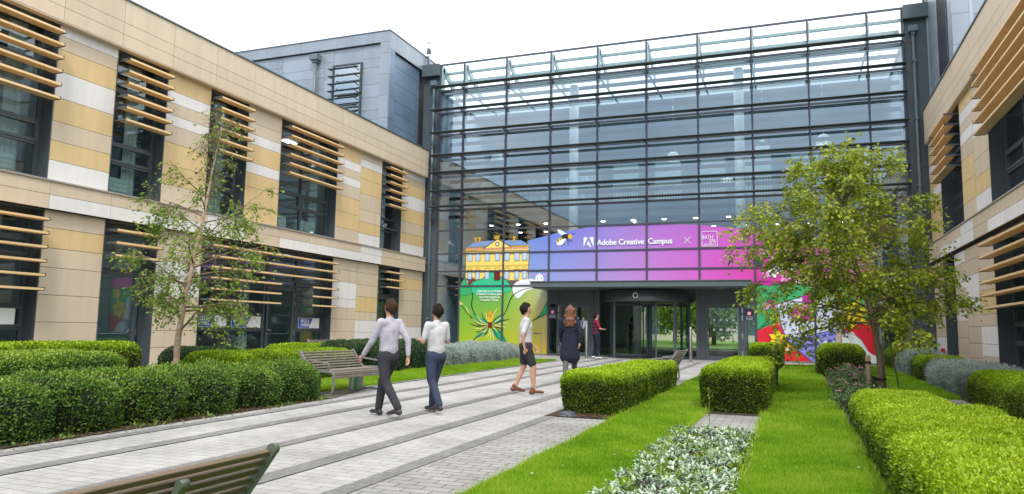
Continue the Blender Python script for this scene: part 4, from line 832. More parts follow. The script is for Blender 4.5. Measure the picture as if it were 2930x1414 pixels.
for a, L_, c_ in ((150, .75, LIM), (165, .9, LIM), (178, 1.0, INK), (190, .85, LIM), (205, .8, INK), (215, .6, LIM), (235, .5, INK), (255, .6, LIM), (268, .75, LIM), (283, .7, LIM), (300, .55, INK), (318, .5, LIM), (5, .9, LIM), (15, .95, INK), (28, .8, LIM), (40, .55, INK), (65, .8, LIM), (110, .6, LIM), (128, .7, INK), (340, .7, INK), (350, .75, LIM)):
    c, s2 = math.cos(R(a)), math.sin(R(a)); bx_, bz_ = -12.47, 1.22; o_ = .14
    A.line([(bx_+c*.14, bz_+s2*.12), (bx_+c*L_*.6-s2*o_*.4, bz_+s2*L_*.6+c*o_*.4), (bx_+c*L_, bz_+s2*L_+.05)], .035, c_)
A.poly([(-12.57, 1.12), (-12.36, 1.12), (-12.38, 1.38), (-12.55, 1.38)], MAR)
A.disc(-12.47, 1.6, .12, .25, YELD)
for i in range(12): a = R(20+i*13); A.line([(-12.47, 1.5), (-12.47+.17*math.cos(a), 1.62+.28*math.sin(a))], .014, STD, False)
A.poly([(-10.52, 1.46), (-10.15, 1.7), (-9.86, 2.3), (-9.86, 1.78)], GRD); A.line([(-10.52, 1.44), (-10.15, 1.62), (-9.86, 1.76)], .03, INK); A.line([(-10.52, 1.46), (-10.15, 1.72), (-9.86, 2.32)], .03, INK)
A.poly([(-11.58, .02), (-11.48, .22), (-11.35, .02)], GRD)
A.done('flower_print')
_tl = text_mesh('mural_caption', 'Bath Spa is an Adobe\nCreative Campus giving\nyou free access to\nCreative Cloud.', .135, PW, (-12.52, YF-.035, 2.68), (1, 0, 0), (0, 0, 1), MU, .0005, 'CENTER', lines=.95, fat=.004)
A = Art()   # bee
A.poly(crv([(-9.42, 5.36), (-9.2, 5.28), (-9.0, 5.12), (-9.2, 5.1), (-9.38, 5.2)], closed=True), flat('wing', hexc(215, 228, 245)))
A.disc(-9.3, 4.85, .19, .13, YEL, rot=.6); 
for k in range(3): A.line([(-9.42+k*.1, 4.92+k*.05), (-9.34+k*.1, 4.76+k*.05)], .045, INK, False)
A.disc(-9.08, 5.03, .17, .12, INK, rot=.2); A.disc(-8.86, 5.03, .10, .09, YELD); A.disc(-8.84, 5.05, .02, .02, INK)
A.poly(crv([(-9.06, 4.95), (-9.3, 4.88), (-9.45, 4.7), (-9.25, 4.68), (-9.1, 4.8)], closed=True), PW)
for p in ([(-9.0, 4.92), (-8.95, 4.8), (-8.98, 4.68)], [(-8.98, 4.94), (-8.85, 4.85), (-8.75, 4.86)], [(-9.1, 4.9), (-9.12, 4.76), (-9.2, 4.66)], [(-8.8, 5.1), (-8.72, 5.16), (-8.66, 5.14)]): A.line(p, .025, INK)
A.done('bee_print')
A = Art()   # letter mark: white block with wedge cut
A.poly([(-8.27, 4.98), (-8.09, 4.98), (-8.27, 4.56)], PW); A.poly([(-8.02, 4.98), (-7.84, 4.98), (-7.84, 4.56)], PW); A.poly([(-8.055, 4.84), (-7.93, 4.56), (-8.005, 4.56), (-8.05, 4.655), (-8.14, 4.655)], PW)
A.line([(-4.10, 4.88), (-3.85, 4.62)], .022, PW, False); A.line([(-4.10, 4.62), (-3.85, 4.88)], .022, PW, False)
for a in (((-3.40, 4.48), (-2.81, 4.48)), ((-3.40, 5.07), (-2.81, 5.07)), ((-3.40, 4.48), (-3.40, 5.07)), ((-2.81, 4.48), (-2.81, 5.07))): A.line(list(a), .018, PW, False)
A.done('logo_print')
text_mesh('mural_lettering', 'Adobe Creative', .33, PW, (-7.68, YF-.045, 4.63), (1, 0, 0), (0, 0, 1), MU, .0005, sx=.925, fat=.011)
text_mesh('mural_lettering', 'Campus', .33, PW, (-5.555, YF-.045, 4.63), (1, 0, 0), (0, 0, 1), MU, .0005, sx=.92, fat=.011)
text_mesh('mural_lettering', 'BATH', .22, PW, (-3.385, YF-.045, 4.76), (1, 0, 0), (0, 0, 1), MU, .0005, sx=.75); text_mesh('mural_lettering', 'SPA', .22, PW, (-3.12, YF-.045, 4.60), (1, 0, 0), (0, 0, 1), MU, .0005, sx=.72); text_mesh('mural_lettering', 'UNIVERSITY', .115, PW, (-3.38, YF-.045, 4.50), (1, 0, 0), (0, 0, 1), MU, .0005, sx=.86)
A = Art()   # right hand panel
xr0, xr1 = -1.38, 2.72
A.poly([(xr0, .03), (xr1, .03), (xr1, 2.95), (xr0, 2.95)], GRN)
A.poly([(xr0, .03), (xr0, 1.16), (-.63, 1.52), (.5, 1.55), (1.7, 1.65), (2.2, 1.66), (xr1, 1.56), (xr1, .03)], REDF)
A.line([(xr0, 1.16), (-1.0, 1.4), (-.63, 1.52)], .03, INK); A.line([(2.1, 1.66), (2.4, 1.64), (xr1, 1.56)], .03, INK)
A.poly([(-.75, 2.18), (.8, 2.62), (1.5, 2.5), (1.73, 1.33), (1.5, 1.25), (-.3, .86)], SCR); A.line([(-.75, 2.18), (-.55, 1.6), (-.3, .86), (.56, .03)], .04, KEY, False)
A.line([(-.75, 2.18), (0, 2.4), (.8, 2.62)], .03, INK, False)
A.poly([(-.3, .84), (1.5, 1.3), (1.75, 1.2), (1.9, .3), (.6, .03)], LAV); A.line([(-.3, .84), (.6, 1.06), (1.5, 1.3)], .025, INK, False)
for i in range(4):
    for j in range(8):
        bx_ = .05+j*.215+i*.17; bz_ = .84+j*.055-i*.19
        if bx_ < 1.75: A.poly([(bx_, bz_), (bx_+.14, bz_+.03), (bx_+.17, bz_-.07), (bx_+.03, bz_-.10)], KEY)
A.poly(crv([(.7, .4), (.9, .75), (1.1, .85), (1.0, .55), (1.35, .85), (1.25, .5), (1.4, .2), (1.0, .05), (.7, .05)], closed=True), HAND)
A.poly(crv([(1.55, 1.22), (1.75, 1.1), (1.95, 1.18), (2.1, 1.0), (2.3, .8), (2.5, .45), (xr1, .3), (xr1, .05), (2.1, .05), (1.7, .5), (1.5, .8)], closed=True), HAND)
for p in ([(1.6, 1.15), (1.8, .95), (1.95, .85)], [(1.7, 1.12), (1.9, .98), (2.02, .9)], [(.95, .8), (1.0, .6), (1.1, .45)], [(1.2, .75), (1.15, .55), (1.2, .4)], [(1.55, 1.22), (1.85, 1.15), (2.2, .95), (2.45, .5), (xr1, .32)]): A.line(p, .018, KEY)
def daff(cx, cz, r_, rot=0):
    for k in range(6):
        a = rot+k*math.pi/3; c, s2 = math.cos(a), math.sin(a)
        P = [(cx, cz), (cx+c*r_*.55-s2*r_*.28, cz+s2*r_*.55+c*r_*.28), (cx+c*r_, cz+s2*r_), (cx+c*r_*.55+s2*r_*.28, cz+s2*r_*.55-c*r_*.28)]
        A.poly(P, YEL); A.line(P[1:]+[P[0]], .016, STD, False, False); A.line([P[1], P[2], P[3]], .02, INK, False, False)
    A.disc(cx, cz, r_*.3, r_*.24, YELD); A.disc(cx, cz, r_*.2, r_*.14, STD)
daff(2.05, 1.85, .62, .3); daff(2.25, 2.65, .38, .1); daff(-.62, .85, .40, .5); A.poly(crv([(-.95, .6), (-.6, .85), (-.3, .75), (-.05, .45), (-.6, .45)], closed=True), YELD)
def peony(cx, cz, r_, c_):
    for k in range(9): a = k*.7; A.disc(cx+r_*.55*math.cos(a), cz+r_*.45*math.sin(a), r_*.45, r_*.35, c_, 10, a)
    for k in range(8): a = k*.8; A.line([(cx, cz), (cx+r_*.5*math.cos(a), cz+r_*.4*math.sin(a)+.03), (cx+r_*.8*math.cos(a+.3), cz+r_*.7*math.sin(a+.3))], .015, MAR)
peony(.2, 1.85, .38, MAG); peony(.55, 2.4, .3, MAG); peony(-.85, 2.2, .17, MAG); peony(-1.02, 2.12, .16, PNK)
A.line([(xr0, 1.18), (-.95, 1.6), (-.78, 2.0), (-.85, 2.5), (-1.1, 2.75)], .035, INK); A.poly([(-1.2, 2.85), (-.98, 2.74), (-1.05, 2.66)], INK)
for cx, cz in ((-1.1, 2.35), (-.95, 1.75), (-.6, 1.95), (-1.15, 1.9)): A.line([(cx, cz), (cx+.1, cz+.08), (cx+.15, cz-.03), (cx+.05, cz-.1), (cx-.08, cz-.04), (cx-.1, cz+.1)], .018, INK)
A.done('laptop_print')
A = Art()
for cx, cz, r_, c_ in ((-1.2, 4.05, .14, PNK), (-.95, 4.2, .16, PW), (-.7, 3.95, .18, PW), (-1.0, 3.3, .17, PNK), (-.75, 3.4, .22, PW), (-.5, 3.6, .2, PW), (-.95, 3.05, .2, MAG), (-.3, 3.2, .22, PNK), (-.4, 4.3, .16, PW), (0, 3.6, .25, PW), (.2, 3.1, .2, PW)):
    for k in range(5): a = k*1.26; A.disc(cx+r_*.5*math.cos(a), cz+r_*.45*math.sin(a), r_*.5, r_*.35, c_, 10, a)
    for k in range(5): a = k*1.26+.6; A.line([(cx, cz), (cx+r_*.8*math.cos(a), cz+r_*.7*math.sin(a))], .014, MAG, False)
A.disc(-1.28, 3.82, .2, .13, flat('blue black', hexc(40, 60, 80))); A.poly([(-1.3, 4.15), (-1.2, 4.0), (-1.36, 3.95)], GRN); A.poly([(-1.1, 3.95), (-.8, 4.25), (-.95, 4.0)], GRN)
for p in ([(-1.25, 4.4), (-1.2, 4.7), (-1.3, 4.95)], [(-1.1, 4.4), (-.95, 4.75), (-.8, 4.6)], [(-1.4, 3.7), (-1.6, 3.8), (-1.68, 4.05), (-1.55, 4.15)], [(-1.42, 3.4), (-1.25, 3.2), (-1.1, 3.1)]): A.line(p, .022, MAG)
A.done('blossom_print')
text_mesh('mural_caption', 'as a Bath Spa student', .145, PW, (-1.36, YF-.06, .46), (1, 0, 0), (0, 0, 1), MU, .0005, fat=.004)
# ------------------------------------------------------------------ foliage helpers
def leaf_mesh(name, P, D, Nn, L, W, tone, m, parent=None, fold=.25):
    """one folded diamond per leaf; P base, D direction, Nn face normal"""
    n = len(P); D = D/np.linalg.norm(D, axis=1, keepdims=True); S = np.cross(D, Nn); S /= np.linalg.norm(S, axis=1, keepdims=True)+1e-9; U = np.cross(S, D)
    L = np.broadcast_to(np.asarray(L, float), (n,))[:, None]; W = np.broadcast_to(np.asarray(W, float), (n,))[:, None]
    V = np.empty((n, 4, 3)); V[:, 0] = P; V[:, 1] = P+D*L*.5+S*W*.5+U*W*fold; V[:, 2] = P+D*L; V[:, 3] = P+D*L*.5-S*W*.5+U*W*fold
    me = bpy.data.meshes.new(name); me.vertices.add(n*4); me.vertices.foreach_set('co', V.reshape(-1).astype(np.float32))
    me.loops.add(n*4); me.loops.foreach_set('vertex_index', np.arange(n*4, dtype=np.int32)); me.polygons.add(n); me.polygons.foreach_set('loop_start', np.arange(0, n*4, 4, dtype=np.int32))
    me.materials.append(m); at = me.attributes.new('leaf', 'FLOAT', 'FACE'); at.data.foreach_set('value', np.clip(tone, 0, 1).astype(np.float32)); me.update()
    return link(name, me, parent)
def unit(n): v = rng.normal(size=(n, 3)); return v/np.linalg.norm(v, axis=1, keepdims=True)
def wob(P, f=1.0, s=0):
    x, y, z = P[:, 0]*f, P[:, 1]*f, P[:, 2]*f
    return (np.sin(2.1*x+1.3*y+.7*z+s)+np.sin(-1.7*x+2.9*y+1.9*z+s*2.1)+np.sin(3.9*x-2.3*y+3.1*z+s*.7)*.6+np.sin(5.3*y+4.1*x-3.7*z+s*1.7)*.5)/3.1
def rbox(n, lo, hi, r, amp=.03, f=2.2, seed=0, lump=0, lper=.9, taper=0):
    """points and normals on a clipped rounded hedge block (no underside)"""
    lo = np.array(lo, float); hi = np.array(hi, float); d = hi-lo
    A = np.array([d[1]*d[2], d[1]*d[2], d[0]*d[2], d[0]*d[2], d[0]*d[1]]); k = rng.choice(5, n, p=A/A.sum()); P = lo+rng.random((n, 3))*d
    P[k == 0, 0] = lo[0]; P[k == 1, 0] = hi[0]; P[k == 2, 1] = lo[1]; P[k == 3, 1] = hi[1]; P[k == 4, 2] = hi[2]
    return shape_pts(P, lo, hi, r, amp, f, seed, lump, lper, taper)
def shape_pts(P, lo, hi, r, amp, f, seed, lump, lper, taper):
    a = lo+r; b = hi-r; a[2] = lo[2]-1; Q = np.clip(P, a, np.maximum(a, b)); N_ = P-Q; ln = np.linalg.norm(N_, axis=1, keepdims=True); N_ = N_/np.maximum(ln, 1e-6); P2 = Q+N_*r
    off = wob(P2, f, seed)*amp+wob(P2, f*3.3, seed+3)*amp*.45
    if lump: 
        off = off+lump*(np.abs(np.sin((P2[:, 1]+.25*np.sin(P2[:, 0]*3+seed))*math.pi/lper))**.6-.75)
    if taper: 
        h = np.clip((P2[:, 2]-lo[2])/(hi[2]-lo[2]), 0, 1); off = off-taper*(1-h)**2*(N_[:, 2] < .5)
    return P2+N_*off[:, None], N_
def hedge(name, label, cat, lo, hi, m, core, size=.03, dens=1.0, r=.16, amp=.03, lump=0, lper=.9, top=.75, side=.25, seed=0, spike=.0, wr=.55, group=None, taper=0, f=2.2, out=.5, zslope=True):
    lo = list(lo); hi = list(hi)
    t = thing(name, label, cat, ((lo[0]+hi[0])/2, (lo[1]+hi[1])/2, lo[2]), group=group, world=True)
    d = [hi[i]-lo[i] for i in range(3)]; area = d[0]*d[1]+2*d[2]*(d[0]+d[1]); n = int(area/(size*size*wr*.5)*1.35*dens)
    P, N_ = rbox(n, lo, hi, r, amp, 2.2, seed, lump, lper, taper)
    D = N_*(.35+out)+unit(n)*.85; D[:, 2] += .25; Nn = N_+unit(n)*.6
    patch = wob(P, 1.6, seed+5); patch2 = wob(P, 6, seed+9)
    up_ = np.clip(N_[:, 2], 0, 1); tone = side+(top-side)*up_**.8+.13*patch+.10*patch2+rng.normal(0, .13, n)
    P = P-N_*rng.random((n, 1))*size*.9+N_*(rng.random((n, 1))**4)*spike
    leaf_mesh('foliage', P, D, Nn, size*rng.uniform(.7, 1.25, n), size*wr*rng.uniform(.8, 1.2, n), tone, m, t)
    # woody core
    bm = bmesh.new(); nn_ = [max(3, int((hi[i]-lo[i])/.13)) for i in range(3)]; lo_, hi_ = np.array(lo), np.array(hi)
    for ax in range(3):
        a_, b_ = (ax+1) % 3, (ax+2) % 3
        for sd2 in (0, 1):
            gv = [[None]*(nn_[b_]+1) for _ in range(nn_[a_]+1)]
            for i in range(nn_[a_]+1):
                for j in range(nn_[b_]+1): c = [0, 0, 0]; c[ax] = sd2-.5; c[a_] = i/nn_[a_]-.5; c[b_] = j/nn_[b_]-.5; gv[i][j] = bm.verts.new(c)
            for i in range(nn_[a_]):
                for j in range(nn_[b_]): f4 = (gv[i][j], gv[i+1][j], gv[i+1][j+1], gv[i][j+1]); bm.faces.new(f4 if sd2 else f4[::-1])
    bmesh.ops.remove_doubles(bm, verts=bm.verts[:], dist=1e-5); V = np.array([v.co[:] for v in bm.verts])
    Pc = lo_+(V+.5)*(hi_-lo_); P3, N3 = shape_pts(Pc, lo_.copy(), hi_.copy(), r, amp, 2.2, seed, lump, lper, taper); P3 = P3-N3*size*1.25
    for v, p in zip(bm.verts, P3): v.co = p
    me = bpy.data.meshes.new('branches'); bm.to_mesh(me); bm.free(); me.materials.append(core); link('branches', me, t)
    return t
g = lambda *c: [tuple(x) for x in c]
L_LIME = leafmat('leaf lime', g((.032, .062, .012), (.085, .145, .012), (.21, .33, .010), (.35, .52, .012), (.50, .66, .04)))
L_BOX = leafmat('leaf box', g((.022, .05, .020), (.05, .11, .026), (.10, .20, .03), (.19, .32, .035), (.36, .48, .06)))
L_DARK = leafmat('leaf dark', g((.018, .045, .022), (.04, .09, .035), (.075, .14, .05), (.14, .22, .08)))
L_SILV = leafmat('leaf silver', g((.14, .17, .15), (.27, .33, .30), (.42, .49, .45), (.56, .63, .58)), rough=.8, transl=.12, spec=.1)
L_ROSE = leafmat('leaf rose', g((.06, .11, .045), (.11, .20, .08), (.20, .30, .12), (.34, .30, .14)))
L_BIR = leafmat('leaf birch', g((.07, .14, .018), (.15, .26, .028), (.25, .38, .045), (.38, .50, .09)), transl=.4)
L_TREE = leafmat('leaf tree', g((.08, .13, .014), (.17, .25, .022), (.31, .40, .030), (.46, .53, .04), (.60, .48, .09)), transl=.4)
L_GRS = leafmat('grass blades', g((.08, .19, .010), (.16, .34, .012), (.25, .46, .016), (.38, .55, .04), (.52, .54, .15)), transl=.35, rough=.6, spec=.2)
L_STA = leafmat('leaf stachys', g((.16, .25, .14), (.33, .43, .30), (.47, .56, .43), (.60, .67, .56)), rough=.85, transl=.08, spec=.05)
L_LIT = leafmat('leaf litter', g((.10, .05, .02), (.20, .10, .03), (.28, .17, .06), (.13, .12, .05)))
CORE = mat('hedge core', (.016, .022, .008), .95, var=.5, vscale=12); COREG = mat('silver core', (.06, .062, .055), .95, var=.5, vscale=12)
HG = 'clipped hedges in the planting strips'
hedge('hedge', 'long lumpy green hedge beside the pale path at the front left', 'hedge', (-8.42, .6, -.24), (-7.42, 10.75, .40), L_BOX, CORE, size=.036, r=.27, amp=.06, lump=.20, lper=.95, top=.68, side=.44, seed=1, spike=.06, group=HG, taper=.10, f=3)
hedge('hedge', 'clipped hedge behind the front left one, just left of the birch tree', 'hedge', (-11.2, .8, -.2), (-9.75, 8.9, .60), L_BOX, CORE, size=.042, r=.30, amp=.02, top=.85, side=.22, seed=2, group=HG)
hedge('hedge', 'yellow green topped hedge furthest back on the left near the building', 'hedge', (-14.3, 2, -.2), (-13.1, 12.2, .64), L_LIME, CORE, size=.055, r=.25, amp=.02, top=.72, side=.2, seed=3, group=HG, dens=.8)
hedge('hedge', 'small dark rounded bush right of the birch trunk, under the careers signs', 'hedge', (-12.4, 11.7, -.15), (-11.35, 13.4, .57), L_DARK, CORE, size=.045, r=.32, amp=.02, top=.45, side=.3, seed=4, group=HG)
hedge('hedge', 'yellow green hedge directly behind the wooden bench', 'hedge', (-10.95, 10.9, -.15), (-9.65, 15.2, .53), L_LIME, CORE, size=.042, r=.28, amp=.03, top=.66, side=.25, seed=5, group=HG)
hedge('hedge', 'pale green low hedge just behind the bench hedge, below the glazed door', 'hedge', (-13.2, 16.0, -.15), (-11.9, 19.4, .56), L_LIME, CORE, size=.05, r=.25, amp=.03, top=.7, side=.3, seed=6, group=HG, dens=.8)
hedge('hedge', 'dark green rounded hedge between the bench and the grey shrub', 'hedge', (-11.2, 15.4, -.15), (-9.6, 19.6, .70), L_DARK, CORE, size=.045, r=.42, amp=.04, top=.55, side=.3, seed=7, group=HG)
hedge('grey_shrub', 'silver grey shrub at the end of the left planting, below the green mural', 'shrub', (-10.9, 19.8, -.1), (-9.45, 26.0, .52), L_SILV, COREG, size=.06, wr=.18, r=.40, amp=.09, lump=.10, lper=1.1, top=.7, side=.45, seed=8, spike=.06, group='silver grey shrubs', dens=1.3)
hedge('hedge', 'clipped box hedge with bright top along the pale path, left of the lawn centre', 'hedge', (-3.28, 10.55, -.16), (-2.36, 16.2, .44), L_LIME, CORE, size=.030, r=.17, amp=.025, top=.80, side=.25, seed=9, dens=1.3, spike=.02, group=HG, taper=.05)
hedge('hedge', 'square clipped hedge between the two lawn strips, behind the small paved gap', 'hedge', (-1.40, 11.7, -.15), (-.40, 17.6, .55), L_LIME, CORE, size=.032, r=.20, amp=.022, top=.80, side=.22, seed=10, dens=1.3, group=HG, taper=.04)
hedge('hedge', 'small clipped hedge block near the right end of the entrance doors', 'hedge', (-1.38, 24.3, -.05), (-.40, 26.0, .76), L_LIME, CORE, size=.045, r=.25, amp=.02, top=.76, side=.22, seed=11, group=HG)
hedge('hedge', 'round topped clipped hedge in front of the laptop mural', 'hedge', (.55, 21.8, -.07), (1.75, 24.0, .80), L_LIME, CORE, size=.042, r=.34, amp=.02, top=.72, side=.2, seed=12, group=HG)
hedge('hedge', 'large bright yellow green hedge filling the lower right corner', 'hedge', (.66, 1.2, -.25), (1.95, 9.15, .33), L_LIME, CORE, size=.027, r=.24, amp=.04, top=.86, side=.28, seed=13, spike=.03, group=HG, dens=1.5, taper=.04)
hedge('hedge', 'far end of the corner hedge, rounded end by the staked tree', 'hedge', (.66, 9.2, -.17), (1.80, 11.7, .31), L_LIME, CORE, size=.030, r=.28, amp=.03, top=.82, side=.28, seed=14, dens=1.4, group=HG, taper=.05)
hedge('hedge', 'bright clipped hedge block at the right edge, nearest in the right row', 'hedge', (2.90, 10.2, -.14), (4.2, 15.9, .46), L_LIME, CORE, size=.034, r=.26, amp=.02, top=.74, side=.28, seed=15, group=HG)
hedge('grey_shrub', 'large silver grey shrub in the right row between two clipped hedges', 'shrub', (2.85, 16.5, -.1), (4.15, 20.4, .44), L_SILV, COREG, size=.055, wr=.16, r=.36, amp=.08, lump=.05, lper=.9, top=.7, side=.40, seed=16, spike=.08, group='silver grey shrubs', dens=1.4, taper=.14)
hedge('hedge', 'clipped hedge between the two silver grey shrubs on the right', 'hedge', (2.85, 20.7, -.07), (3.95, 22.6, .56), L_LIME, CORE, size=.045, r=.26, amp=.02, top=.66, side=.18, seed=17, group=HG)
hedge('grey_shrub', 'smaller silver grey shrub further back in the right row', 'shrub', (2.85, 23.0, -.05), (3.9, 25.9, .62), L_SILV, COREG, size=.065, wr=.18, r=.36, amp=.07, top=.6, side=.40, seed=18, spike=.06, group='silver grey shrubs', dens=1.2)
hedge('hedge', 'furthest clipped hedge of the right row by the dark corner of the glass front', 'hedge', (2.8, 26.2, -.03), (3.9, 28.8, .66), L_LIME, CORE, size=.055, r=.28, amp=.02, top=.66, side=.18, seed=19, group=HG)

# ------------------------------------------------------------------ grass
def grass(label_unused, regions, total):
    Ps = []; Ls = []
    for (x0, x1, y0, y1, edge) in regions:
        A_ = (x1-x0)*(y1-y0); k = int(A_*total)
        # denser near the camera
        y = y0+(y1-y0)*rng.random(k*2); keep = rng.random(k*2) < np.clip(7/np.maximum(y, 3), 0, 1)**1.3; y = y[keep]; n = len(y); x = rng.uniform(x0-edge, x1+edge, n)
        Ps.append(np.stack([x, y, gz(y)+.012], 1)); Ls.append(np.clip(y/7, 1, 3))
    P = np.concatenate(Ps); sc = np.concatenate(Ls); n = len(P); p = wob(P, 1.3, 4)+.6*wob(P, 5, 8)
    D = np.stack([rng.normal(0, .42, n), rng.normal(0, .42, n), np.ones(n)], 1); Nn = unit(n); Nn[:, 2] *= .2
    h = (.048+.016*p+rng.normal(0, .010, n)); h = np.clip(h, .02, .12)*np.where(rng.random(n) < .012, 1.7, 1)*sc**.25
    tone = .46+.20*p+.16*wob(P, .45, 2)+rng.normal(0, .15, n)+np.where(rng.random(n) < .05, .4, 0)
    return leaf_mesh('grass', P, D, Nn, h, .0042*sc**.9, tone, L_GRS)
tag(grass('', [(-2.31, -1.30, 4.3, 24.6, .03)], 11000), 'short mown green grass', 'grass', kind='stuff')
tag(grass('', [(-.46, .64, 4.3, 27.2, .0), (1.9, 2.85, 16, 28, 0), (.62, 1.9, 24.4, 27.6, 0)], 10000), 'short mown green grass', 'grass', kind='stuff')
tag(grass('', [(-9.65, -8.08, 11.3, 25.7, .02), (-9.7, -8.9, 3, 10.7, 0)], 10000), 'short mown green grass', 'grass', kind='stuff')
n = 140; P = np.stack([rng.choice([-1.8, .1], n)+rng.uniform(-.48, .48, n), rng.uniform(4.5, 16, n), np.zeros(n)], 1); P[:, 2] = gz(P[:, 1])+.055
tag(leaf_mesh('fallen_leaves', P, unit(n)*[1, 1, .2], np.stack([rng.normal(0, .3, n), rng.normal(0, .3, n), np.ones(n)], 1), rng.uniform(.02, .045, n), rng.uniform(.015, .025, n), rng.random(n), leafmat('leaf fallen', [(.25, .14, .05), (.40, .30, .10), (.55, .55, .5)])), kind='stuff')
# ragged tufts along edges and litter on the soil
n = 2600; P = np.stack([rng.choice([-1.28, -.46, .60, -2.3], n)+rng.normal(0, .03, n), rng.uniform(4.5, 12, n), np.zeros(n)], 1); P[:, 2] = gz(P[:, 1])+.012
tag(leaf_mesh('grass_tufts', P, np.stack([rng.normal(0, .5, n), rng.normal(0, .5, n), np.ones(n)], 1), unit(n), rng.uniform(.05, .15, n), .006, rng.uniform(.4, .9, n), L_GRS), kind='stuff')
n = 900; P = np.stack([np.where(rng.random(n) < .7, rng.uniform(-7.75, -7.15, n), rng.uniform(-3.3, -2.4, n)), rng.uniform(4.8, 10.6, n), np.zeros(n)], 1); s_ = P[:, 0] > -5; P[s_, 1] = rng.uniform(10.15, 10.6, s_.sum()); P[:, 2] = gz(P[:, 1])+.022
tag(leaf_mesh('leaf_litter', P, unit(n)*[1, 1, .15], np.stack([rng.normal(0, .2, n), rng.normal(0, .2, n), np.ones(n)], 1), rng.uniform(.02, .06, n), rng.uniform(.012, .03, n), rng.random(n), L_LIT), kind='stuff')
n = 1500; P = np.stack([rng.uniform(-7.75, -7.2, n), 4.8+5.9*rng.random(n), np.zeros(n)], 1); P[:, 0] += .05*np.round(rng.normal(0, 2, n)); k = wob(P, 4, 2) > .25; P = P[k]; n = len(P); P[:, 2] = gz(P[:, 1])+.02
tag(leaf_mesh('weeds', P, np.stack([rng.normal(0, .7, n), rng.normal(0, .7, n), np.ones(n)*.8], 1), unit(n), rng.uniform(.03, .09, n), rng.uniform(.01, .03, n), rng.uniform(.3, .9, n), L_BOX), kind='stuff')

# ------------------------------------------------------------------ woolly silver ground cover
def curved_leaves(name, P, az_, L, W, lift, tone, m, parent=None, seg=4, cup=.3):
    n = len(P); V = np.empty((n, (seg+1)*3, 3)); ca, sa = np.cos(az_), np.sin(az_)
    for j in range(seg+1):
        t = j/seg; w_ = W*np.sin(math.pi*min(.12+.86*t, 1))**.8*.5; rr_ = L*(t*.95); z_ = L*(lift*t-(.55*lift+.12)*t*t)
        cx, cy, cz = P[:, 0]+ca*rr_, P[:, 1]+sa*rr_, P[:, 2]+z_
        for k, sgn in enumerate((-1, 0, 1)):
            V[:, j*3+k, 0] = cx-sa*w_*sgn; V[:, j*3+k, 1] = cy+ca*w_*sgn; V[:, j*3+k, 2] = cz+abs(sgn)*w_*cup
    base = (np.arange(n)*(seg+1)*3)[:, None]; F = []
    for j in range(seg):
        for k in range(2): F.append(base+np.array([j*3+k, j*3+k+1, j*3+k+4, j*3+k+3]))
    F = np.stack(F, 1).reshape(-1, 4); me = bpy.data.meshes.new(name); me.vertices.add(n*(seg+1)*3); me.vertices.foreach_set('co', V.reshape(-1).astype(np.float32))
    me.loops.add(len(F)*4); me.loops.foreach_set('vertex_index', F.reshape(-1).astype(np.int32)); me.polygons.add(len(F)); me.polygons.foreach_set('loop_start', np.arange(0, len(F)*4, 4, dtype=np.int32)); me.polygons.foreach_set('use_smooth', np.ones(len(F), bool))
    me.materials.append(m); at = me.attributes.new('leaf', 'FLOAT', 'FACE'); at.data.foreach_set('value', np.repeat(np.clip(tone, 0, 1), seg*2).astype(np.float32)); me.update(); return link(name, me, parent)
nr = 760; rx = rng.uniform(-1.40, -.50, nr); ry = rng.uniform(4.3, 9.62, nr); keep = (wob(np.stack([rx, ry, rx*0], 1), 2.6, 3) > -.55) & (ry < 9.62-.25*np.abs(rx+.9)); rx, ry = rx[keep], ry[keep]; nr = len(rx)
nl = 11; cx_ = np.repeat(rx, nl)+rng.normal(0, .018, nr*nl); cy_ = np.repeat(ry, nl)+rng.normal(0, .018, nr*nl); n = nr*nl; hh = np.repeat(rng.uniform(.0, .045, nr), nl)
P = np.stack([cx_, cy_, gz(cy_)+.02+hh], 1); Lf = rng.uniform(.034, .070, n)*np.repeat(rng.uniform(.65, 1.2, nr), nl)
tag(curved_leaves('silver_ground_cover', P, rng.uniform(0, 6.283, n), Lf, Lf*.36, rng.uniform(.4, 1.9, n), np.repeat(rng.uniform(.2, .7, nr), nl)+rng.normal(0, .18, n), L_STA), 'woolly silver leaved ground cover in the bed between two lawns', 'ground cover', kind='stuff')
n = 6000; P = np.stack([rng.uniform(-1.4, -.45, n), rng.uniform(4.3, 9.5, n), np.zeros(n)], 1); P = P[wob(P, 3.0, 1) > .0]; n = len(P); P[:, 2] = gz(P[:, 1])+.03
tag(leaf_mesh('bed_weeds', P, np.stack([rng.normal(0, .7, n), rng.normal(0, .7, n), np.ones(n)*.8], 1), unit(n), rng.uniform(.04, .10, n), rng.uniform(.012, .03, n), rng.uniform(.4, 1, n), L_BOX), 'green weeds among the silver leaves', 'weeds', kind='stuff')
def wand(x, y, h, label):
    t = thing('tall_weed', label, 'plant', (x, y, gz(y)+.02)); q = MB(); q.tube([(0, 0, 0), (.01, .0, h*.5), (-.01, .01, h)], [.004, .003, .002], n=5); q.tube([(0, 0, h*.7), (.06, .02, h*.9)], .002, n=4); q.build('stem', mat('green stem', (.10, .16, .05), .7), t)
    k = 26; zz = rng.uniform(.05, h, k); P = np.stack([0*zz, 0*zz, zz], 1); leaf_mesh('leaves', P, unit(k)+[0, 0, .6], unit(k), .05*(1-.6*zz/h), .014, rng.uniform(.5, 1, k), L_BOX, t)
wand(-1.03, 9.62, .52, 'single tall thin weed at the head of the silver leaf bed')
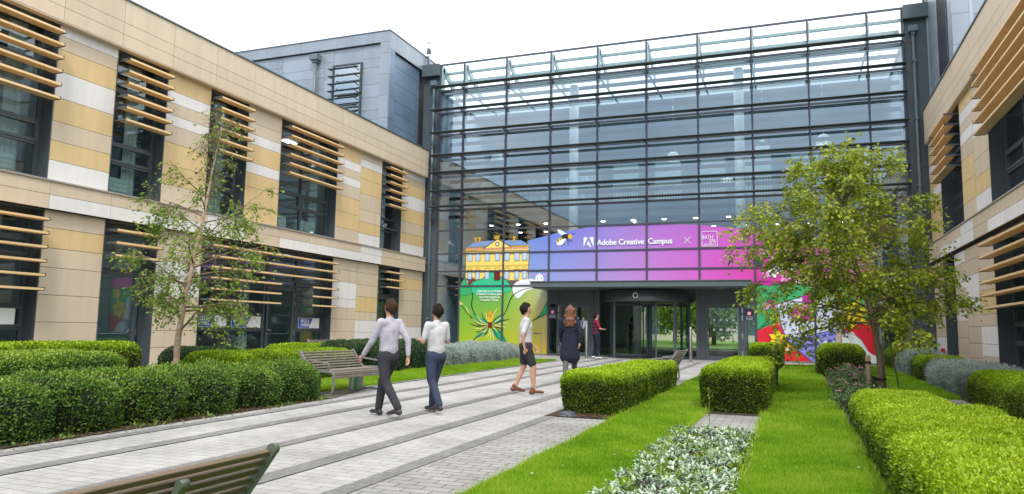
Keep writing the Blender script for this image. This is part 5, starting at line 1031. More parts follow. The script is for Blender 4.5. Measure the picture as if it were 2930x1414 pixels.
# rose bushes
def rose(x, y, r_, h, seed, lab, flowers=5):
    t = thing('rose_bush', lab, 'shrub', (x, y, gz(y)), group='low rose bushes by the staked tree'); q = MB(); tips = []
    for k in range(16):
        a = rng.uniform(0, 6.28); e_ = rng.uniform(.3, 1); p1 = (r_*.5*e_*math.cos(a), r_*.5*e_*math.sin(a), h*.5); p2 = (r_*e_*math.cos(a), r_*e_*math.sin(a), h*rng.uniform(.6, 1.05)); q.tube([(0, 0, 0), p1, p2], [.007, .005, .003], n=4); tips += [np.linspace(p1, p2, 8)+rng.normal(0, .05, (8, 3)) for _ in range(11)]
    q.build('stems', mat('rose stem', (.10, .09, .05), .8), t); P = np.concatenate(tips); P[:, 2] = np.maximum(P[:, 2], .03); n = len(P); leaf_mesh('leaves', P, unit(n)+[0, 0, .3], unit(n)+[0, 0, 1], rng.uniform(.035, .06, n), .028, rng.random(n)*.9, L_ROSE, t)
    for k in range(flowers):
        p = P[rng.integers(n)]; q = MB(); q.lathe([(0, 0), (.022, .008), (.028, .022), (.012, .03), (0, .026)], n=9); q.build('bloom', mat('rose pink', (.55, .12, .30), .6), t, loc=(p[0], p[1], h*rng.uniform(.85, 1.1)))
for k, (x, y, r_, h) in enumerate(((.85, 12.6, .34, .30), (1.3, 13.4, .36, .30), (.9, 14.6, .4, .34), (1.25, 16.6, .42, .36), (.85, 18.0, .42, .38), (1.3, 19.4, .45, .40))):
    rose(x, y, r_, h, k, ['low rose bush nearest the corner hedge', 'low rose bush just beyond the corner hedge end', 'rose bush in the bed left of the tree stake', 'rose bush with pink blooms beside the staked trunk', 'rose bush with pink blooms left of the tree ties', 'rose bush with pink blooms before the round topped hedge'][k], 3+k)

# ------------------------------------------------------------------ trees
def tree(name, label, base, trunk, rads, barkm, leafm, prim, leafsize, nleaf, seed, bare_top=0, droop=.5, twig=.5, group=None, twigm=None):
    r_ = random.Random(seed); nr_ = np.random.default_rng(seed); t = thing(name, label, 'tree', base, group=group)
    q = MB(); tp = [Vector(p) for p in trunk]
    fine = []; 
    for i in range(len(tp)-1):
        for j in range(4): fine.append(tp[i].lerp(tp[i+1], j/4)+Vector((r_.uniform(-.012, .012), r_.uniform(-.012, .012), 0)))
    fine.append(tp[-1]); rf = [np.interp(i/(len(fine)-1)*(len(tp)-1), range(len(tp)), rads) for i in range(len(fine))]
    q.tube(fine, [float(x*r_.uniform(.93, 1.08)) for x in rf], n=10); q.build('trunk', barkm, t)
    q = MB(); leaves = []; dirs = []
    def at(u):
        f_ = u*(len(fine)-1); i = min(int(f_), len(fine)-2); return fine[i].lerp(fine[i+1], f_-i), rf[i]
    for (u, az_, el_, L_, lf) in prim:
        p, r0_ = at(u); d = Vector((math.cos(R(az_))*math.cos(R(el_)), math.sin(R(az_))*math.cos(R(el_)), math.sin(R(el_)))); pts = [p.copy()]; k = 8; cur = p.copy()
        for j in range(k):
            d = (d+Vector((r_.uniform(-.14, .14), r_.uniform(-.14, .14), r_.uniform(-.06, .10)-droop*.10*j/k))).normalized(); cur = cur+d*L_/k; pts.append(cur.copy())
        ra = min(r0_*.5, .028*L_**.5); q.tube(pts, [ra*(1-.85*j/k) for j in range(k+1)], n=5, cap=False)
        ns = int(4+L_*5)
        for s_ in range(ns):
            v = r_.uniform(.22, 1); i = min(int(v*k), k-1); p2 = pts[i].lerp(pts[i+1], v*k-i); d2 = ((pts[i+1]-pts[i]).normalized()+Vector((r_.gauss(0, .6), r_.gauss(0, .6), r_.gauss(.1, .4)))).normalized(); L2 = L_*r_.uniform(.25, .5)*(1.1-v*.5); cur = p2.copy(); tw = [cur.copy()]
            for j in range(4): d2 = (d2+Vector((r_.uniform(-.2, .2), r_.uniform(-.2, .2), -droop*.25+r_.uniform(-.1, .1)))).normalized(); cur = cur+d2*L2/4; tw.append(cur.copy())
            q.tube(tw, [.006, .005, .004, .003, .002], n=4, cap=False)
            for t3 in range(4):
                v3 = r_.uniform(.3, 1); i3 = min(int(v3*4), 3); p3 = tw[i3].lerp(tw[i3+1], v3*4-i3); d3 = (d2+Vector((r_.gauss(0, .7), r_.gauss(0, .7), r_.gauss(-droop*.6, .4)))).normalized(); L3 = twig*r_.uniform(.4, 1); e_ = p3+d3*L3*.5; e2 = e_+(d3+Vector((0, 0, -droop*.8))).normalized()*L3*.5
                q.tube([p3, e_, e2], [.003, .0025, .0015], n=3, cap=False)
                if lf > 0:
                    m3 = max(1, int(nleaf*lf*r_.uniform(.3, 1.6)))
                    for z in range(m3):
                        w3 = r_.random(); pp = (p3.lerp(e_, w3*2) if w3 < .5 else e_.lerp(e2, w3*2-1)); leaves.append((pp.x+r_.gauss(0, .035), pp.y+r_.gauss(0, .035), pp.z+r_.gauss(0, .035))); dirs.append((d3.x+r_.gauss(0, .7), d3.y+r_.gauss(0, .7), -.25-droop*.3+r_.gauss(0, .5)))
    q.build('branches', twigm or barkm, t)
    P = np.array(leaves); D = np.array(dirs); n = len(P); tone = .50+.26*wob(P, 2.6, seed)+nr_.normal(0, .18, n)
    leaf_mesh('crown', P, D, unit(n)+[0, 0, .8], leafsize*nr_.uniform(.7, 1.25, n), leafsize*.62*nr_.uniform(.8, 1.15, n), tone, leafm, t, fold=.15)
    return t
BARKB = mat('birch bark', (.40, .22, .11), .7, col2=(.55, .46, .38), vscale=7, bump=.6, bscale=25, grain=(1, 1, 3))
BARKR = mat('brown bark', (.24, .18, .10), .85, var=.5, vscale=20, bump=.8, bscale=40, grain=(3, 3, 1))
BARKW = mat('pale birch bark', (.62, .50, .44), .7, var=.3, vscale=10, bump=.3, bscale=30, grain=(1, 1, 5))
r0v = (.934, .358)
rt = random.Random(5)
prim = []
for k in range(34):
    u = .22+.72*(k/33); L_ = (1.12-.65*abs(u-.42)*1.2)*rt.uniform(.7, 1.1)*(1 if u < .66 else .62); prim.append((u, k*137.5+rt.uniform(-20, 20), rt.uniform(8, 40)+(28 if u > .62 else 0), L_, .95 if u < .56 else (.5 if u < .70 else .03)))
prim += [(.42, 20, 26, 1.5, 1.0), (.30, 15, -2, 1.3, 1.0), (.36, 200, 28, 1.25, 1), (.50, 25, 38, 1.45, 1), (.5, 205, 38, 1.2, .9)]
tree('birch_tree', 'slender young birch with peeling orange brown trunk and sparse leaves, left of the path', (-10.5, 10.45, gz(10.45)), [(0, 0, 0), (.02*r0v[0], .02*r0v[1], .8), (.10*r0v[0], .10*r0v[1], 1.7), (.27*r0v[0], .27*r0v[1], 2.7), (.40*r0v[0], .40*r0v[1], 3.6), (.52*r0v[0], .52*r0v[1], 4.5), (.60*r0v[0], .60*r0v[1], 5.15)], [.062, .054, .046, .035, .024, .012, .004], BARKB, L_BIR, prim, .072, 6.2, 21, droop=.85, twig=.42, twigm=BARKR)
prim = []; rt = random.Random(9)
for k in range(46):
    u = .30+.68*(k/45); env = 1.65*math.sin(math.pi*min(1, max(0, (1.10-u))))**1.1; prim.append((u, k*137.5+rt.uniform(-20, 20), rt.uniform(8, 40)+(20 if u > .75 else 0), env*rt.uniform(.7, 1.05), 1.0))
prim += [(.45, 195, 30, 2.35, 1), (.50, 175, 24, 2.3, 1), (.40, 185, 14, 2.0, 1), (.34, 200, 5, 1.8, 1), (.30, 188, -6, 1.6, 1), (.30, 300, -4, 1.2, 1), (.55, 190, 38, 2.1, 1), (.40, 5, 8, 1.6, .9), (.6, 185, 30, 1.9, 1), (.36, 350, 0, 1.5, .8), (.44, 10, 18, 1.45, 1), (.5, 260, 25, 1.6, 1)]
TR = tree('garden_tree', 'leafy yellow green staked tree in front of the right part of the glass', (1.47, 15.5, gz(15.5)), [(0, 0, 0), (-.02, 0, .8), (-.09, 0, 1.35), (-.20, 0, 2.0), (-.42, 0, 2.75), (-.60, 0, 3.3), (-.62, 0, 3.9), (-.45, 0, 4.5)], [.064, .056, .05, .042, .032, .024, .014, .005], BARKR, L_TREE, prim, .086, 9.5, 33, droop=.85, twig=.45)
prim = [(.42+.5*k/16, k*137.5, rt.uniform(10, 45), rt.uniform(.8, 1.25), .9) for k in range(17)]
tree('birch_tree', 'pale trunked birch rising behind the round topped hedge, before the laptop mural', (1.2, 24.35, gz(24.35)), [(0, 0, 0), (.02, 0, 1.0), (.02, 0, 2.0), (.06, 0, 3.0), (.1, 0, 4.0)], [.10, .092, .07, .04, .01], BARKW, L_TREE, prim, .08, 4.5, 44, droop=.7, twig=.5)
# stakes and ties of the garden tree
for x, y, r_, h, lb, lean in ((1.22, 15.05, .045, .82, 'thick round timber stake in front of the tied tree', 0), (1.15, 16.3, .05, .42, 'short cut timber stake left of the tied tree', -.06)):
    s_ = thing('tree_stake', lb, 'stake', (x, y, gz(y))); q = MB(); q.tube([(0, 0, 0), (lean, 0, h-.02), (lean, 0, h)], [r_, r_, r_*.8], n=14); q.build('post', mat('stake timber', (.36, .27, .17), .8, var=.3, vscale=6, bump=.4, grain=(8, 8, 1)), s_)
    q = MB(); q.lathe([(r_+.008, -.02), (r_+.008, .02)], (lean*.8, 0, h-.13), 14); q.build('tie', mat('rubber tie', (.012, .012, .014), .6), s_)
s_ = thing('tree_tie', 'black rubber strap tying the trunk to its stake', 'strap', (1.47, 15.5, .25)); q = MB(); q.lathe([(.088, -.02), (.088, .02)], n=16); q.bar((-.07, -.05, 0), (-.25, -.42, .1), .008, .035); q.bar((-.07, .05, .0), (-.3, .75, -.12), .008, .035); q.build('strap', mat('rubber tie', (.012, .012, .014), .6), s_)
for a, b_, lb in (((1.62, 16.2), (2.04, 17.88), 'thin bamboo cane leaning away from the staked tree'), ((1.55, 16.0), (1.68, 16.9), 'thin upright bamboo cane just right of the trunk')):
    s_ = thing('garden_cane', lb, 'cane', (b_[0], b_[1], gz(b_[1]))); q = MB(); q.tube([(0, 0, 0), ((a[0]-b_[0])*.5+.01, (a[1]-b_[1])*.5, .75), (a[0]-b_[0], a[1]-b_[1], 1.5)], .014, n=7)
    for zz in (.25, .55, .85): q.lathe([(.014, -.006), (.018, 0), (.014, .006)], ((a[0]-b_[0])*zz/1.5, (a[1]-b_[1])*zz/1.5, zz), 8)
    q.build('cane', mat('bamboo', (.40, .34, .22), .7, var=.2), s_)
# shrub climbing by the birch
sh = thing('young_shrub', 'thin leafy self sown shrub in front of the left careers signs', 'shrub', (-12.6, 14.3, gz(14.3))); q = MB(); tips = []
for k in range(7): a = k*.9; p = [(0, 0, 0), (.12*math.cos(a), .12*math.sin(a), .35), (.24*math.cos(a), .28*math.sin(a), rng.uniform(.55, .95))]; q.tube(p, [.01, .007, .003], n=4); tips.append(np.linspace(p[1], p[2], 26)+rng.normal(0, .05, (26, 3)))
q.build('stems', BARKR, sh); P = np.concatenate(tips); n = len(P); leaf_mesh('leaves', P, unit(n), unit(n)+[0, 0, 1], .07, .045, rng.random(n), L_BIR, sh)

# ------------------------------------------------------------------ behind the building: garden seen through the doors
sheet('rear_garden', [(-40, 45.3), (20, 45.3), (20, 75), (-40, 75)], LAWN, .01)
for k, (x, y, h) in enumerate(((-13, 56, 6), (-9, 60, 7), (-5.5, 55, 5.5), (-1.5, 58, 6.5), (3, 62, 7))):
    t = thing('background_tree', ['leafy garden tree seen through the leftmost entrance glass', 'leafy garden tree seen through the left leaf of the revolving door', 'leafy garden tree seen through the middle of the revolving door', 'leafy garden tree seen through the right hand entrance door', 'leafy garden tree furthest right behind the entrance glass'][k], 'tree', (x, y, -.05), group='trees in the rear garden')
    q = MB(); q.tube([(0, 0, 0), (.05, 0, h*.35), (0, .1, h*.7)], [.18, .13, .05], n=8); q.build('trunk', BARKR, t)
    n = 5200; d_ = unit(n); P = d_*np.cbrt(rng.random((n, 1)))*[2.3, 2.3, h*.42]; P = P*(1+.35*wob(d_*3, 1, k)[:, None])+[0, 0, h*.56]; leaf_mesh('crown', P, unit(n), unit(n)+[0, 0, .5], .30, .2, .5+.3*wob(P, .9, k)+rng.normal(0, .2, n), L_BIR, t)
bb = thing('garden_building', 'pale stone building beyond the rear garden seen through the doors', 'building', (-6, 70, 0), world=True)
q = MB(); q.box(-30, 20, 70, 71, -.3, 7, 0); q.build('wall', mat('pale stone', (.48, .44, .33), .8, var=.15), bb); q = MB()
for k in range(9): q.box(-27+k*4.6, -25.2+k*4.6, 69.9, 69.99, 1.0, 2.8)
q.build('windows', mat('far glass', (.06, .09, .12), .2), bb)
# ------------------------------------------------------------------ benches
WOODG = mat('weathered timber', (.235, .195, .165), .75, var=.3, vscale=5, bump=.5, bscale=30, grain=(14, 1, 14), tone=True)
WOODB = mat('dark mossy timber', (.17, .115, .08), .7, col2=(.11, .095, .04), vscale=1.6, bump=.5, bscale=30, grain=(8, .9, 8), tone=True)
FRM = mat('bench frame', (.27, .26, .25), .5, metal=.3, var=.15); FRMG = mat('green grey frame', (.13, .16, .11), .5, metal=.2, var=.2, vscale=8)
def arcp(pts, r_=.07, n_=5):
    """polyline in (x, z) with rounded corners"""
    o = [pts[0]]
    for i in range(1, len(pts)-1):
        a, b_, c_ = Vector(pts[i-1]), Vector(pts[i]), Vector(pts[i+1]); d1 = (a-b_).normalized(); d2 = (c_-b_).normalized(); rr_ = min(r_, (a-b_).length*.45, (c_-b_).length*.45); p, q_ = b_+d1*rr_, b_+d2*rr_
        for j in range(n_+1): t = j/n_; o.append(tuple(p*(1-t)**2+b_*2*t*(1-t)+q_*t*t))
    o.append(pts[-1]); return o
def bench(label, loc, mirror, wood, frame, group, length=1.75, middle=True):
    """front towards +x (or -x mirrored); length along y"""
    t = thing('bench', label, 'bench', loc, group=group); s = -1 if mirror else 1; hl = length/2
    # seat slats on a gentle curve
    q = MB()
    for k in range(7):
        x = .52-k*.072; z = .415-.004*(k-3)**2*.3+(.0 if k else -.012); q.bar((s*x, -hl, z), (s*x, hl, z), .06, .034, t=random.uniform(.85, 1.12))
    q.bar((s*.565, -hl, .375), (s*.565, hl, .375), .034, .055, t=1.0); q.bar((s*.575, -hl, .315), (s*.575, hl, .315), .03, .05, t=.95)
    q.build('seat', wood, t, bevel=.006)
    q = MB()
    for k in range(7):
        f_ = k/6; x = .065-.20*f_; z = .455+.265*f_+.0; q.bar((s*x, -hl, z), (s*x, hl, z), .028, .036, up=(s*.6, 0, .8), t=random.uniform(.82, 1.12)) if False else q.bar((s*x, -hl, z), (s*x, hl, z), .028, .029, up=(-s*.45, 0, .89), t=random.uniform(.82, 1.12))
    q.build('backrest', wood, t, bevel=.005)
    for y in (-hl-.025, hl+.025):
        q = MB(); path = arcp([(.09, .43), (.58, .40), (.56, .02), (.04, .02), (.08, .38)], .09)
        for a, b_ in zip(path[:-1], path[1:]): q.bar((s*a[0], y, a[1]), (s*b_[0], y, b_[1]), .05, .03, up=(0, 1, 0)) if False else q.bar((s*a[0], y, a[1]), (s*b_[0], y, b_[1]), .034, .034)
        q.build('leg_frame', frame, t)
        q = MB(); path = arcp([(.12, .40), (.05, .46), (-.155, .745)], .08)
        for a, b_ in zip(path[:-1], path[1:]): q.bar((s*a[0], y, a[1]), (s*b_[0], y, b_[1]), .03, .05)
        q.tube([(s*-.15, y-.012, .735), (s*-.15, y+.012, .735)], .027, n=12)
        q.build('back_support', frame, t)
        q = MB(); path = arcp([(-.02, .58), (.06, .60), (.46, .55), (.47, .44), (.12, .43)], .06)
        for a, b_ in zip(path[:-1], path[1:]): q.bar((s*a[0], y, a[1]), (s*b_[0], y, b_[1]), .03, .026)
        q.build('armrest', frame, t)
    if middle:
        ym_ = .36 if mirror else 0
        q = MB(); q.bar((s*-.01, ym_, .40), (s*-.160, ym_, .675), .045, .03)
        q.tube([(s*-.160, ym_-.023, .675), (s*-.160, ym_+.023, .675)], .02, n=12)
        q.bar((s*.0, ym_, .39), (s*.5, ym_, .385), .03, .03); q.build('middle_support', frame, t)
    return t
BG = 'slatted timber benches'
bench('weathered grey timber bench beside the lawn, facing the path', (-7.98, 11.72, gz(11.7)+.016), False, WOODG, FRM, BG, 1.62)
bench('dark mossy bench cut off at the bottom edge, seen from behind', (-2.48, 2.03, gz(2.1)-.04), True, WOODB, FRMG, BG, 1.80)
bench('timber bench seen end on in the gap between hedge and entrance', (-2.62, 17.62, gz(17.6)), True, WOODG, FRM, BG, 1.62)
bench('small far bench in front of the left building, only its back showing', (-13.35, 19.2, gz(19.2)), False, WOODG, FRM, BG, 1.5)
# leaflet board leaning under the bench
lf = thing('leaflet_pack', 'white green and grey cardboard pack leaning under the weathered bench', 'pack', (-7.88, 12.3, gz(12.3)+.016)); lf.rotation_euler = (0, 0, R(-12))
q = MB(); q.box(-.05, .05, -.12, .16, 0, .33); q.build('pack_body', mat('pack grey', (.33, .37, .40), .6), lf, bevel=.004)
q = MB(); q.box(.0505, .053, -.10, .0, .0, .328); q.build('green_stripe', mat('pack green', (.04, .45, .14), .5), lf); q = MB(); q.box(.0505, .053, -.15, -.102, .0, .328); q.build('white_stripe', mat('pack white', (.75, .75, .75), .5), lf)
up_ = thing('ground_uplight', 'small blue grey ground light at the foot of the path side hedge', 'light', (-3.05, 10.28, gz(10.3)+.014)); q = MB(); q.lathe([(.12, 0), (.12, .02), (.10, .045), (.05, .06), (0, .062)], n=20); q.build('cap', mat('uplight cap', (.05, .06, .085), .5), up_); q = MB(); q.lathe([(.135, .0), (.135, .01), (.12, .01)], n=20); q.build('rim', PIPEM, up_)

# ------------------------------------------------------------------ people
def caps(bm, a, b, ra, rb, ea=1, eb=1, sd_=None, n=14):
    """tapered capsule; ea/eb squash along the body's front-back axis"""
    a = Vector(a); b = Vector(b); d = b-a; L_ = d.length or 1e-4; d = d/L_; ref = Vector((1, 0, 0)) if sd_ is None else Vector(sd_); ref = (ref-d*ref.dot(d))
    if ref.length < .1: ref = Vector((0, 1, 0))-d*d.y
    ref.normalize(); o = d.cross(ref); rings = []
    prof = [(-math.cos(t), math.sin(t), 0) for t in np.linspace(0.05, math.pi/2, 5)]+[(math.sin(t), math.cos(t), 1) for t in np.linspace(0, math.pi/2-.05, 5)]
    for (h, w_, e) in prof:
        r_ = rb if e else ra; c = (b if e else a)+d*h*r_*(eb if e else ea)*1.0; ring = []
        for k in range(n): an = 2*math.pi*k/n; ring.append(bm.verts.new(c+ref*math.cos(an)*r_*w_+o*math.sin(an)*r_*w_*(eb if e else ea)))
        rings.append(ring)
    for r1, r2 in zip(rings[:-1], rings[1:]):
        for k in range(n): bm.faces.new((r1[k], r1[(k+1) % n], r2[(k+1) % n], r2[k]))
    bm.faces.new(list(reversed(rings[0]))); bm.faces.new(rings[-1])
def blob(name, segs, m, parent, vox=.013, smooth=4, cut=None):
    bm = bmesh.new()
    for s in segs: caps(bm, *s)
    bmesh.ops.recalc_face_normals(bm, faces=bm.faces[:]); me = bpy.data.meshes.new(name); bm.to_mesh(me); bm.free(); me.materials.append(m); o = bpy.data.objects.new('tmp', me); C.objects.link(o)
    rm = o.modifiers.new('r', 'REMESH'); rm.mode = 'VOXEL'; rm.voxel_size = vox; rm.use_smooth_shade = True
    sm = o.modifiers.new('s', 'SMOOTH'); sm.iterations = smooth; sm.factor = .5
    bpy.context.view_layer.update(); ev = o.evaluated_get(bpy.context.evaluated_depsgraph_get()); me2 = bpy.data.meshes.new_from_object(ev); me2.name = name; bpy.data.objects.remove(o)
    if cut:
        bm = bmesh.new(); bm.from_mesh(me2); bmesh.ops.bisect_plane(bm, geom=bm.verts[:]+bm.edges[:]+bm.faces[:], plane_co=cut[0], plane_no=cut[1], clear_outer=True); bm.to_mesh(me2); bm.free()
    me2.materials.clear(); me2.materials.append(m)
    for p in me2.polygons: p.use_smooth = True
    return link(name, me2, parent)
SKIN = mat('skin', (.50, .28, .20), .55, spec=.3); EYE = mat('eye dark', (.02, .015, .012), .2)
def person(label, loc, face, pose='walk', H=1.72, top=None, bottom=None, shoe=None, hair=None, long_hair=False, shorts=False, coat=False, bag=None, arms='swing', stride=.30, extras=None, stripe=None):
    t = thing('person', label, 'person', loc, R(face), group='people crossing the courtyard'); k = H/1.72; t.scale = (k, k, k)
    st = stride if pose == 'walk' else .04
    hip = .92-.35*st*st; J = {}
    for s, ph in ((1, 1), (-1, -1)):   # +x = right side; facing +y
        J['hip', s] = Vector((s*.085, 0, hip)); an = Vector((s*.08, ph*st*1.05-.02, .085 if ph > 0 else .11+st*.12)); kn = (J['hip', s]+an)/2+Vector((s*.01, .05+(.06 if ph < 0 else .03)*st/.3, .01)); J['knee', s] = kn; J['ank', s] = an
        J['toe', s] = an+Vector((s*.015, .16, -.045 if ph > 0 else -.075))
        J['sh', s] = Vector((s*.175, -.01, 1.405)); sw = -ph*st*.9
        if arms == 'swing': el_ = J['sh', s]+Vector((s*.06, sw*.5-.02, -.28)); wr_ = el_+Vector((-s*.01, .10+sw*.45, -.225))
        elif arms == 'hold': el_ = J['sh', s]+Vector((s*.07, .03, -.27)); wr_ = el_+Vector((-s*.09, .22, .03))
        elif arms == 'one': 
            if s > 0: el_ = J['sh', s]+Vector((s*.06, .10, -.26)); wr_ = el_+Vector((-s*.16, .20, -.02))
            else: el_ = J['sh', s]+Vector((s*.05, 0, -.28)); wr_ = el_+Vector((0, .05, -.24))
        J['el', s] = el_; J['wr', s] = wr_
    ft = Vector((0, .015, 0)); seg = []
    # torso, neck, head
    seg += [((-.055, 0, hip+.0), (.055, 0, hip+.0), .115, .115, .9, .9), ((0, .0, hip+.06), (0, .0, 1.28), .118, .142, .78, .68), ((-.135, -.01, 1.395), (.135, -.01, 1.395), .058, .058), ((0, -.01, 1.40), (0, .012, 1.53), .058, .052)]
    head = [((0, -.005, 1.625), (0, -.012, 1.64), .083, .086, 1.12, 1.15), ((0, .035, 1.555), (0, .03, 1.60), .045, .062), ((0, .085, 1.575), (0, .085, 1.60), .022, .016), ((0, .098, 1.592), (0, .100, 1.597), .014, .012), ((.080, 0, 1.60), (.082, -.004, 1.625), .012, .016), ((-.080, 0, 1.60), (-.082, -.004, 1.625), .012, .016), ((0, .085, 1.560), (0, .085, 1.561), .016, .016)]
    seg += head
    for s in (1, -1):
        seg += [(J['hip', s], J['knee', s], .088, .056), (J['knee', s], J['ank', s], .056, .036), (J['knee', s]+Vector((0, -.02, -.04)), J['knee', s].lerp(J['ank', s], .5)+Vector((0, -.015, 0)), .045, .044), (J['ank', s], J['toe', s], .038, .028), (J['ank', s], J['ank', s]+Vector((0, -.04, -.035)), .035, .03)]
        seg += [(J['sh', s], J['el', s], .048, .037), (J['el', s], J['wr', s], .036, .024)]
        d = (J['wr', s]-J['el', s]).normalized(); lat = Vector((0, 1, 0)); lat = (lat-d*lat.dot(d)).normalized(); pal = J['wr', s]+d*.045; seg += [(J['wr', s], pal+d*.02, .022, .028, .6, .5)]
        for f_, (o_, l_) in enumerate(((-.028, .062), (-.010, .075), (.010, .072), (.027, .056))):
            a = pal+d*.025+lat*o_; nrm = Vector((-s, 0, 0)); b_ = a+d*l_*.55+nrm*.006; seg += [(a, b_, .0095, .009), (b_, b_+d*l_*.35+nrm*.022, .009, .0075)]
        seg += [(pal-d*.02+lat*.022, pal+lat*.050+d*.015, .012, .010), (pal+lat*.050+d*.015, pal+lat*.052+d*.042, .010, .008)]
    blob('body', seg, SKIN, t, .0095, 2)
    for s in (1, -1): q = MB(); q.lathe([(0, .006), (.008, .003), (.009, -.004)], n=8); e_ = q.build('eye', EYE, t, loc=(s*.032, .083, 1.625)); e_.rotation_euler = (R(-90), 0, 0)
    # clothes
    th = [((-.06, 0, hip), (.06, 0, hip), .128, .128, .92, .92), ((-.05, 0, hip+.09), (.05, 0, hip+.09), .112, .112, .88, .88)]
    for s in (1, -1):
        if shorts: th += [(J['hip', s]+Vector((s*.006, 0, 0)), J['hip', s].lerp(J['knee', s], .78), .103, .085)]
        else: th += [(J['hip', s]+Vector((s*.006, 0, 0)), J['knee', s], .102, .075), (J['knee', s], J['ank', s]+Vector((0, -.01, .03)), .073, .058)]
    blob('shorts' if shorts else 'trousers', th, bottom, t, .013, 6)
    lo = .98 if not coat else .55
    sh = [((0, 0, .985), (0, 0, 1.13), .158, .150, .80, .80), ((0, 0, 1.10), (0, 0, 1.29), .150, .178, .82, .74), ((-.135, -.01, 1.385), (.135, -.01, 1.385), .074, .074), ((0, -.01, 1.40), (0, -.005, 1.455), .07, .062)]
    if coat: sh += [((-.07, -.01, .58), (-.05, 0, 1.05), .17, .13, .95, .95), ((.07, -.01, .58), (.05, 0, 1.05), .17, .13, .95, .95), ((0, -.02, 1.44), (0, -.03, 1.50), .085, .075)]
    ln = 1.0 if (coat or top[1] == 'long') else .42
    for s in (1, -1):
        sh += [(J['sh', s], J['sh', s].lerp(J['el', s], min(1, ln*1.9)), .064, .052)]
        if ln > .9: sh += [(J['el', s], J['el', s].lerp(J['wr', s], .92), .050, .038)]
    blob('coat' if coat else 'top', sh, top[0], t, .012, 14)
    for s in (1, -1):
        a = J['ank', s]; to = J['toe', s]; blob('shoe', [(a+Vector((0, -.045, -.04)), a+Vector((0, 0, -.03)), .044, .046), (a+Vector((0, .02, -.02)), to+Vector((0, .02, .004)), .044, .033, .9, .85), (a, a+Vector((0, -.01, .02)), .044, .045)], shoe, t, .010, 2)
    hs = [((0, -.022, 1.655), (0, -.035, 1.64), .090, .092, 1.08, 1.1), ((0, .03, 1.70), (0, -.03, 1.71), .055, .06), ((-.05, -.03, 1.62), (.05, -.03, 1.62), .058, .058)]
    if long_hair: hs += [((-.04, -.04, 1.62), (.04, -.04, 1.62), .088, .088), ((-.09, -.06, 1.50), (.09, -.06, 1.50), .06, .06), ((-.10, -.08, 1.36), (.10, -.08, 1.36), .06, .06), ((-.06, -.055, 1.60), (-.075, -.085, 1.30), .055, .045), ((.06, -.055, 1.60), (.075, -.085, 1.30), .055, .045), ((-.03, -.075, 1.60), (-.04, -.12, 1.30), .06, .055), ((.03, -.075, 1.60), (.04, -.12, 1.30), .06, .055), ((-.05, -.1, 1.42), (.05, -.1, 1.42), .07, .07)]
    else: hs += [((0, -.065, 1.60), (0, -.062, 1.56), .052, .045)]
    blob('hair', hs, hair, t, .011, 2)
    if stripe:
        q = MB()
        for z, r_ in ((1.33, .1), (1.20, .1), (1.08, .1)):
            pts = [((.21 if z > 1.25 else .165)*math.cos(a), .138*math.sin(a), z) for a in np.linspace(0, 2*math.pi, 25)]
            for a, b_ in zip(pts[:-1], pts[1:]): q.face([(a[0], a[1], z-.03), (b_[0], b_[1], z-.03), (b_[0], b_[1], z+.03), (a[0], a[1], z+.03)], sm=True)
        q.build('stripe', stripe, t)
    if bag:
        bt = thing('backpack', bag[1], 'backpack', loc, R(face)); bt.scale = (k, k, k); blob('bag_body', [((-.06, -.20, 1.08), (.06, -.20, 1.08), .10, .10, .85, .85), ((-.05, -.19, 1.30), (.05, -.19, 1.30), .095, .095, .8, .8), ((0, -.2, 1.08), (0, -.19, 1.3), .14, .13, .6, .6)], bag[0], bt, .013, 3)
        q = MB()
        for s in (1, -1): q.tube([(s*.09, -.12, 1.42), (s*.11, .02, 1.46), (s*.12, .13, 1.30), (s*.13, .08, 1.10), (s*.12, -.13, 1.03)], .014, n=6)
        q.build('strap', bag[0], bt)
    return t
def cloth(name, c, v=.3): return mat(name, c, .9, var=v, vscale=7, bump=1.0, bscale=14, spec=.2)
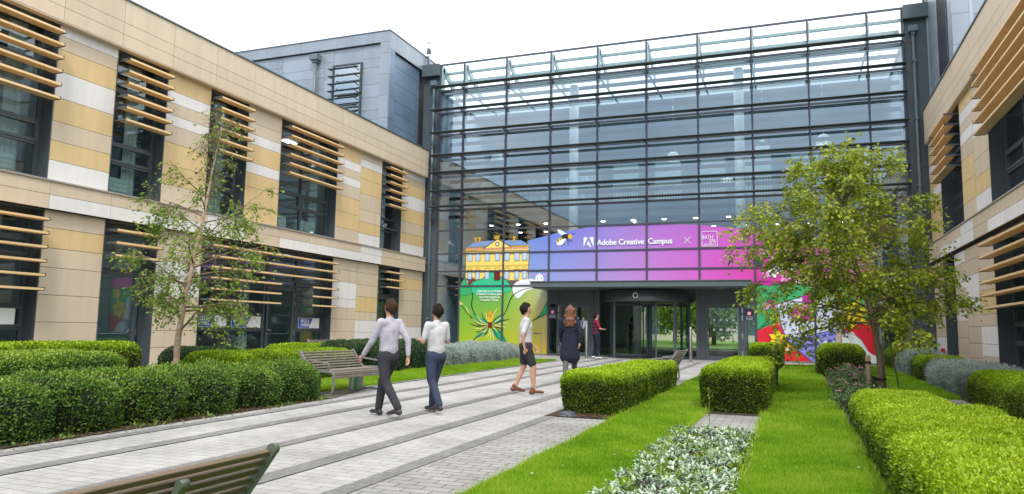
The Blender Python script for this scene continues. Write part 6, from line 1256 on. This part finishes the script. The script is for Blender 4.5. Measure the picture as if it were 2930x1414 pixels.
NAV = cloth('cloth navy', (.022, .028, .05)); CHAR = cloth('cloth charcoal', (.045, .045, .055)); LIL = cloth('cloth pale lilac', (.48, .46, .54)); WHI = cloth('cloth white', (.60, .60, .62)); DEN = cloth('cloth denim', (.05, .065, .11)); GRY = cloth('cloth grey', (.22, .23, .24)); MRN = cloth('cloth maroon', (.30, .02, .06)); GRT = cloth('cloth grey green', (.12, .12, .11)); BLKS = mat('shoe dark', (.03, .03, .035), .5); BRNS = mat('shoe brown', (.16, .05, .03), .5); WHS = mat('shoe white', (.6, .6, .62), .5)
HBL = mat('hair dark', (.022, .016, .012), .8, spec=.15, bump=.8, bscale=60, var=.4, vscale=30); HAU = mat('hair auburn', (.17, .06, .03), .5, var=.4, vscale=30, bump=.6, bscale=50); HBR = mat('hair brown', (.06, .033, .018), .8, spec=.15, bump=.8, bscale=60, var=.4, vscale=30)
person('striding person in a pale lilac top, left of the pair by the bench', (-5.25, 9.0, gz(9)+.004), 70, top=(LIL, 'long'), bottom=CHAR, shoe=BLKS, hair=HBR, H=1.58)
person('walking person in white top and blue trousers, right of the pair by the bench', (-4.90, 9.75, gz(9.8)+.004), 62, top=(WHI, 'short'), bottom=DEN, shoe=BLKS, hair=HBL, H=1.54, arms='hold', stride=.2)
person('person in white top and dark shorts with bare legs, before the green mural', (-4.72, 13.1, gz(13.1)+.004), -60, top=(WHI, 'short'), bottom=CHAR, shoe=BRNS, hair=HBL, shorts=True, H=1.66, stride=.16)
person('person with long auburn hair in a long navy coat walking to the doors', (-4.80, 16.3, gz(16.3)+.004), 12, top=(NAV, 'long'), bottom=GRT, shoe=BLKS, hair=HAU, long_hair=True, coat=True, H=1.70, stride=.22)
person('person in a maroon and navy striped shirt standing at the revolving door', (-7.18, 27.9, gz(27.9)+.004), -62, pose='stand', top=(MRN, 'short'), bottom=NAV, shoe=WHS, hair=HBL, arms='one', H=1.74, stripe=NAV)
person('person in a grey hooded top inside the doors, seen from behind', (-7.6, 36.8, .002), 5, top=(GRY, 'long'), bottom=CHAR, shoe=BLKS, hair=HBL, H=1.72, bag=(CHAR, 'black backpack on the back of the person inside the doors'))
person('person in a blue grey top reading at an upstairs window of the left building', (-16.95, 20.25, 3.74), -75, pose='stand', top=(cloth('cloth blue grey', (.16, .2, .28)), 'short'), bottom=DEN, shoe=BLKS, hair=HBL, arms='hold', H=1.62)
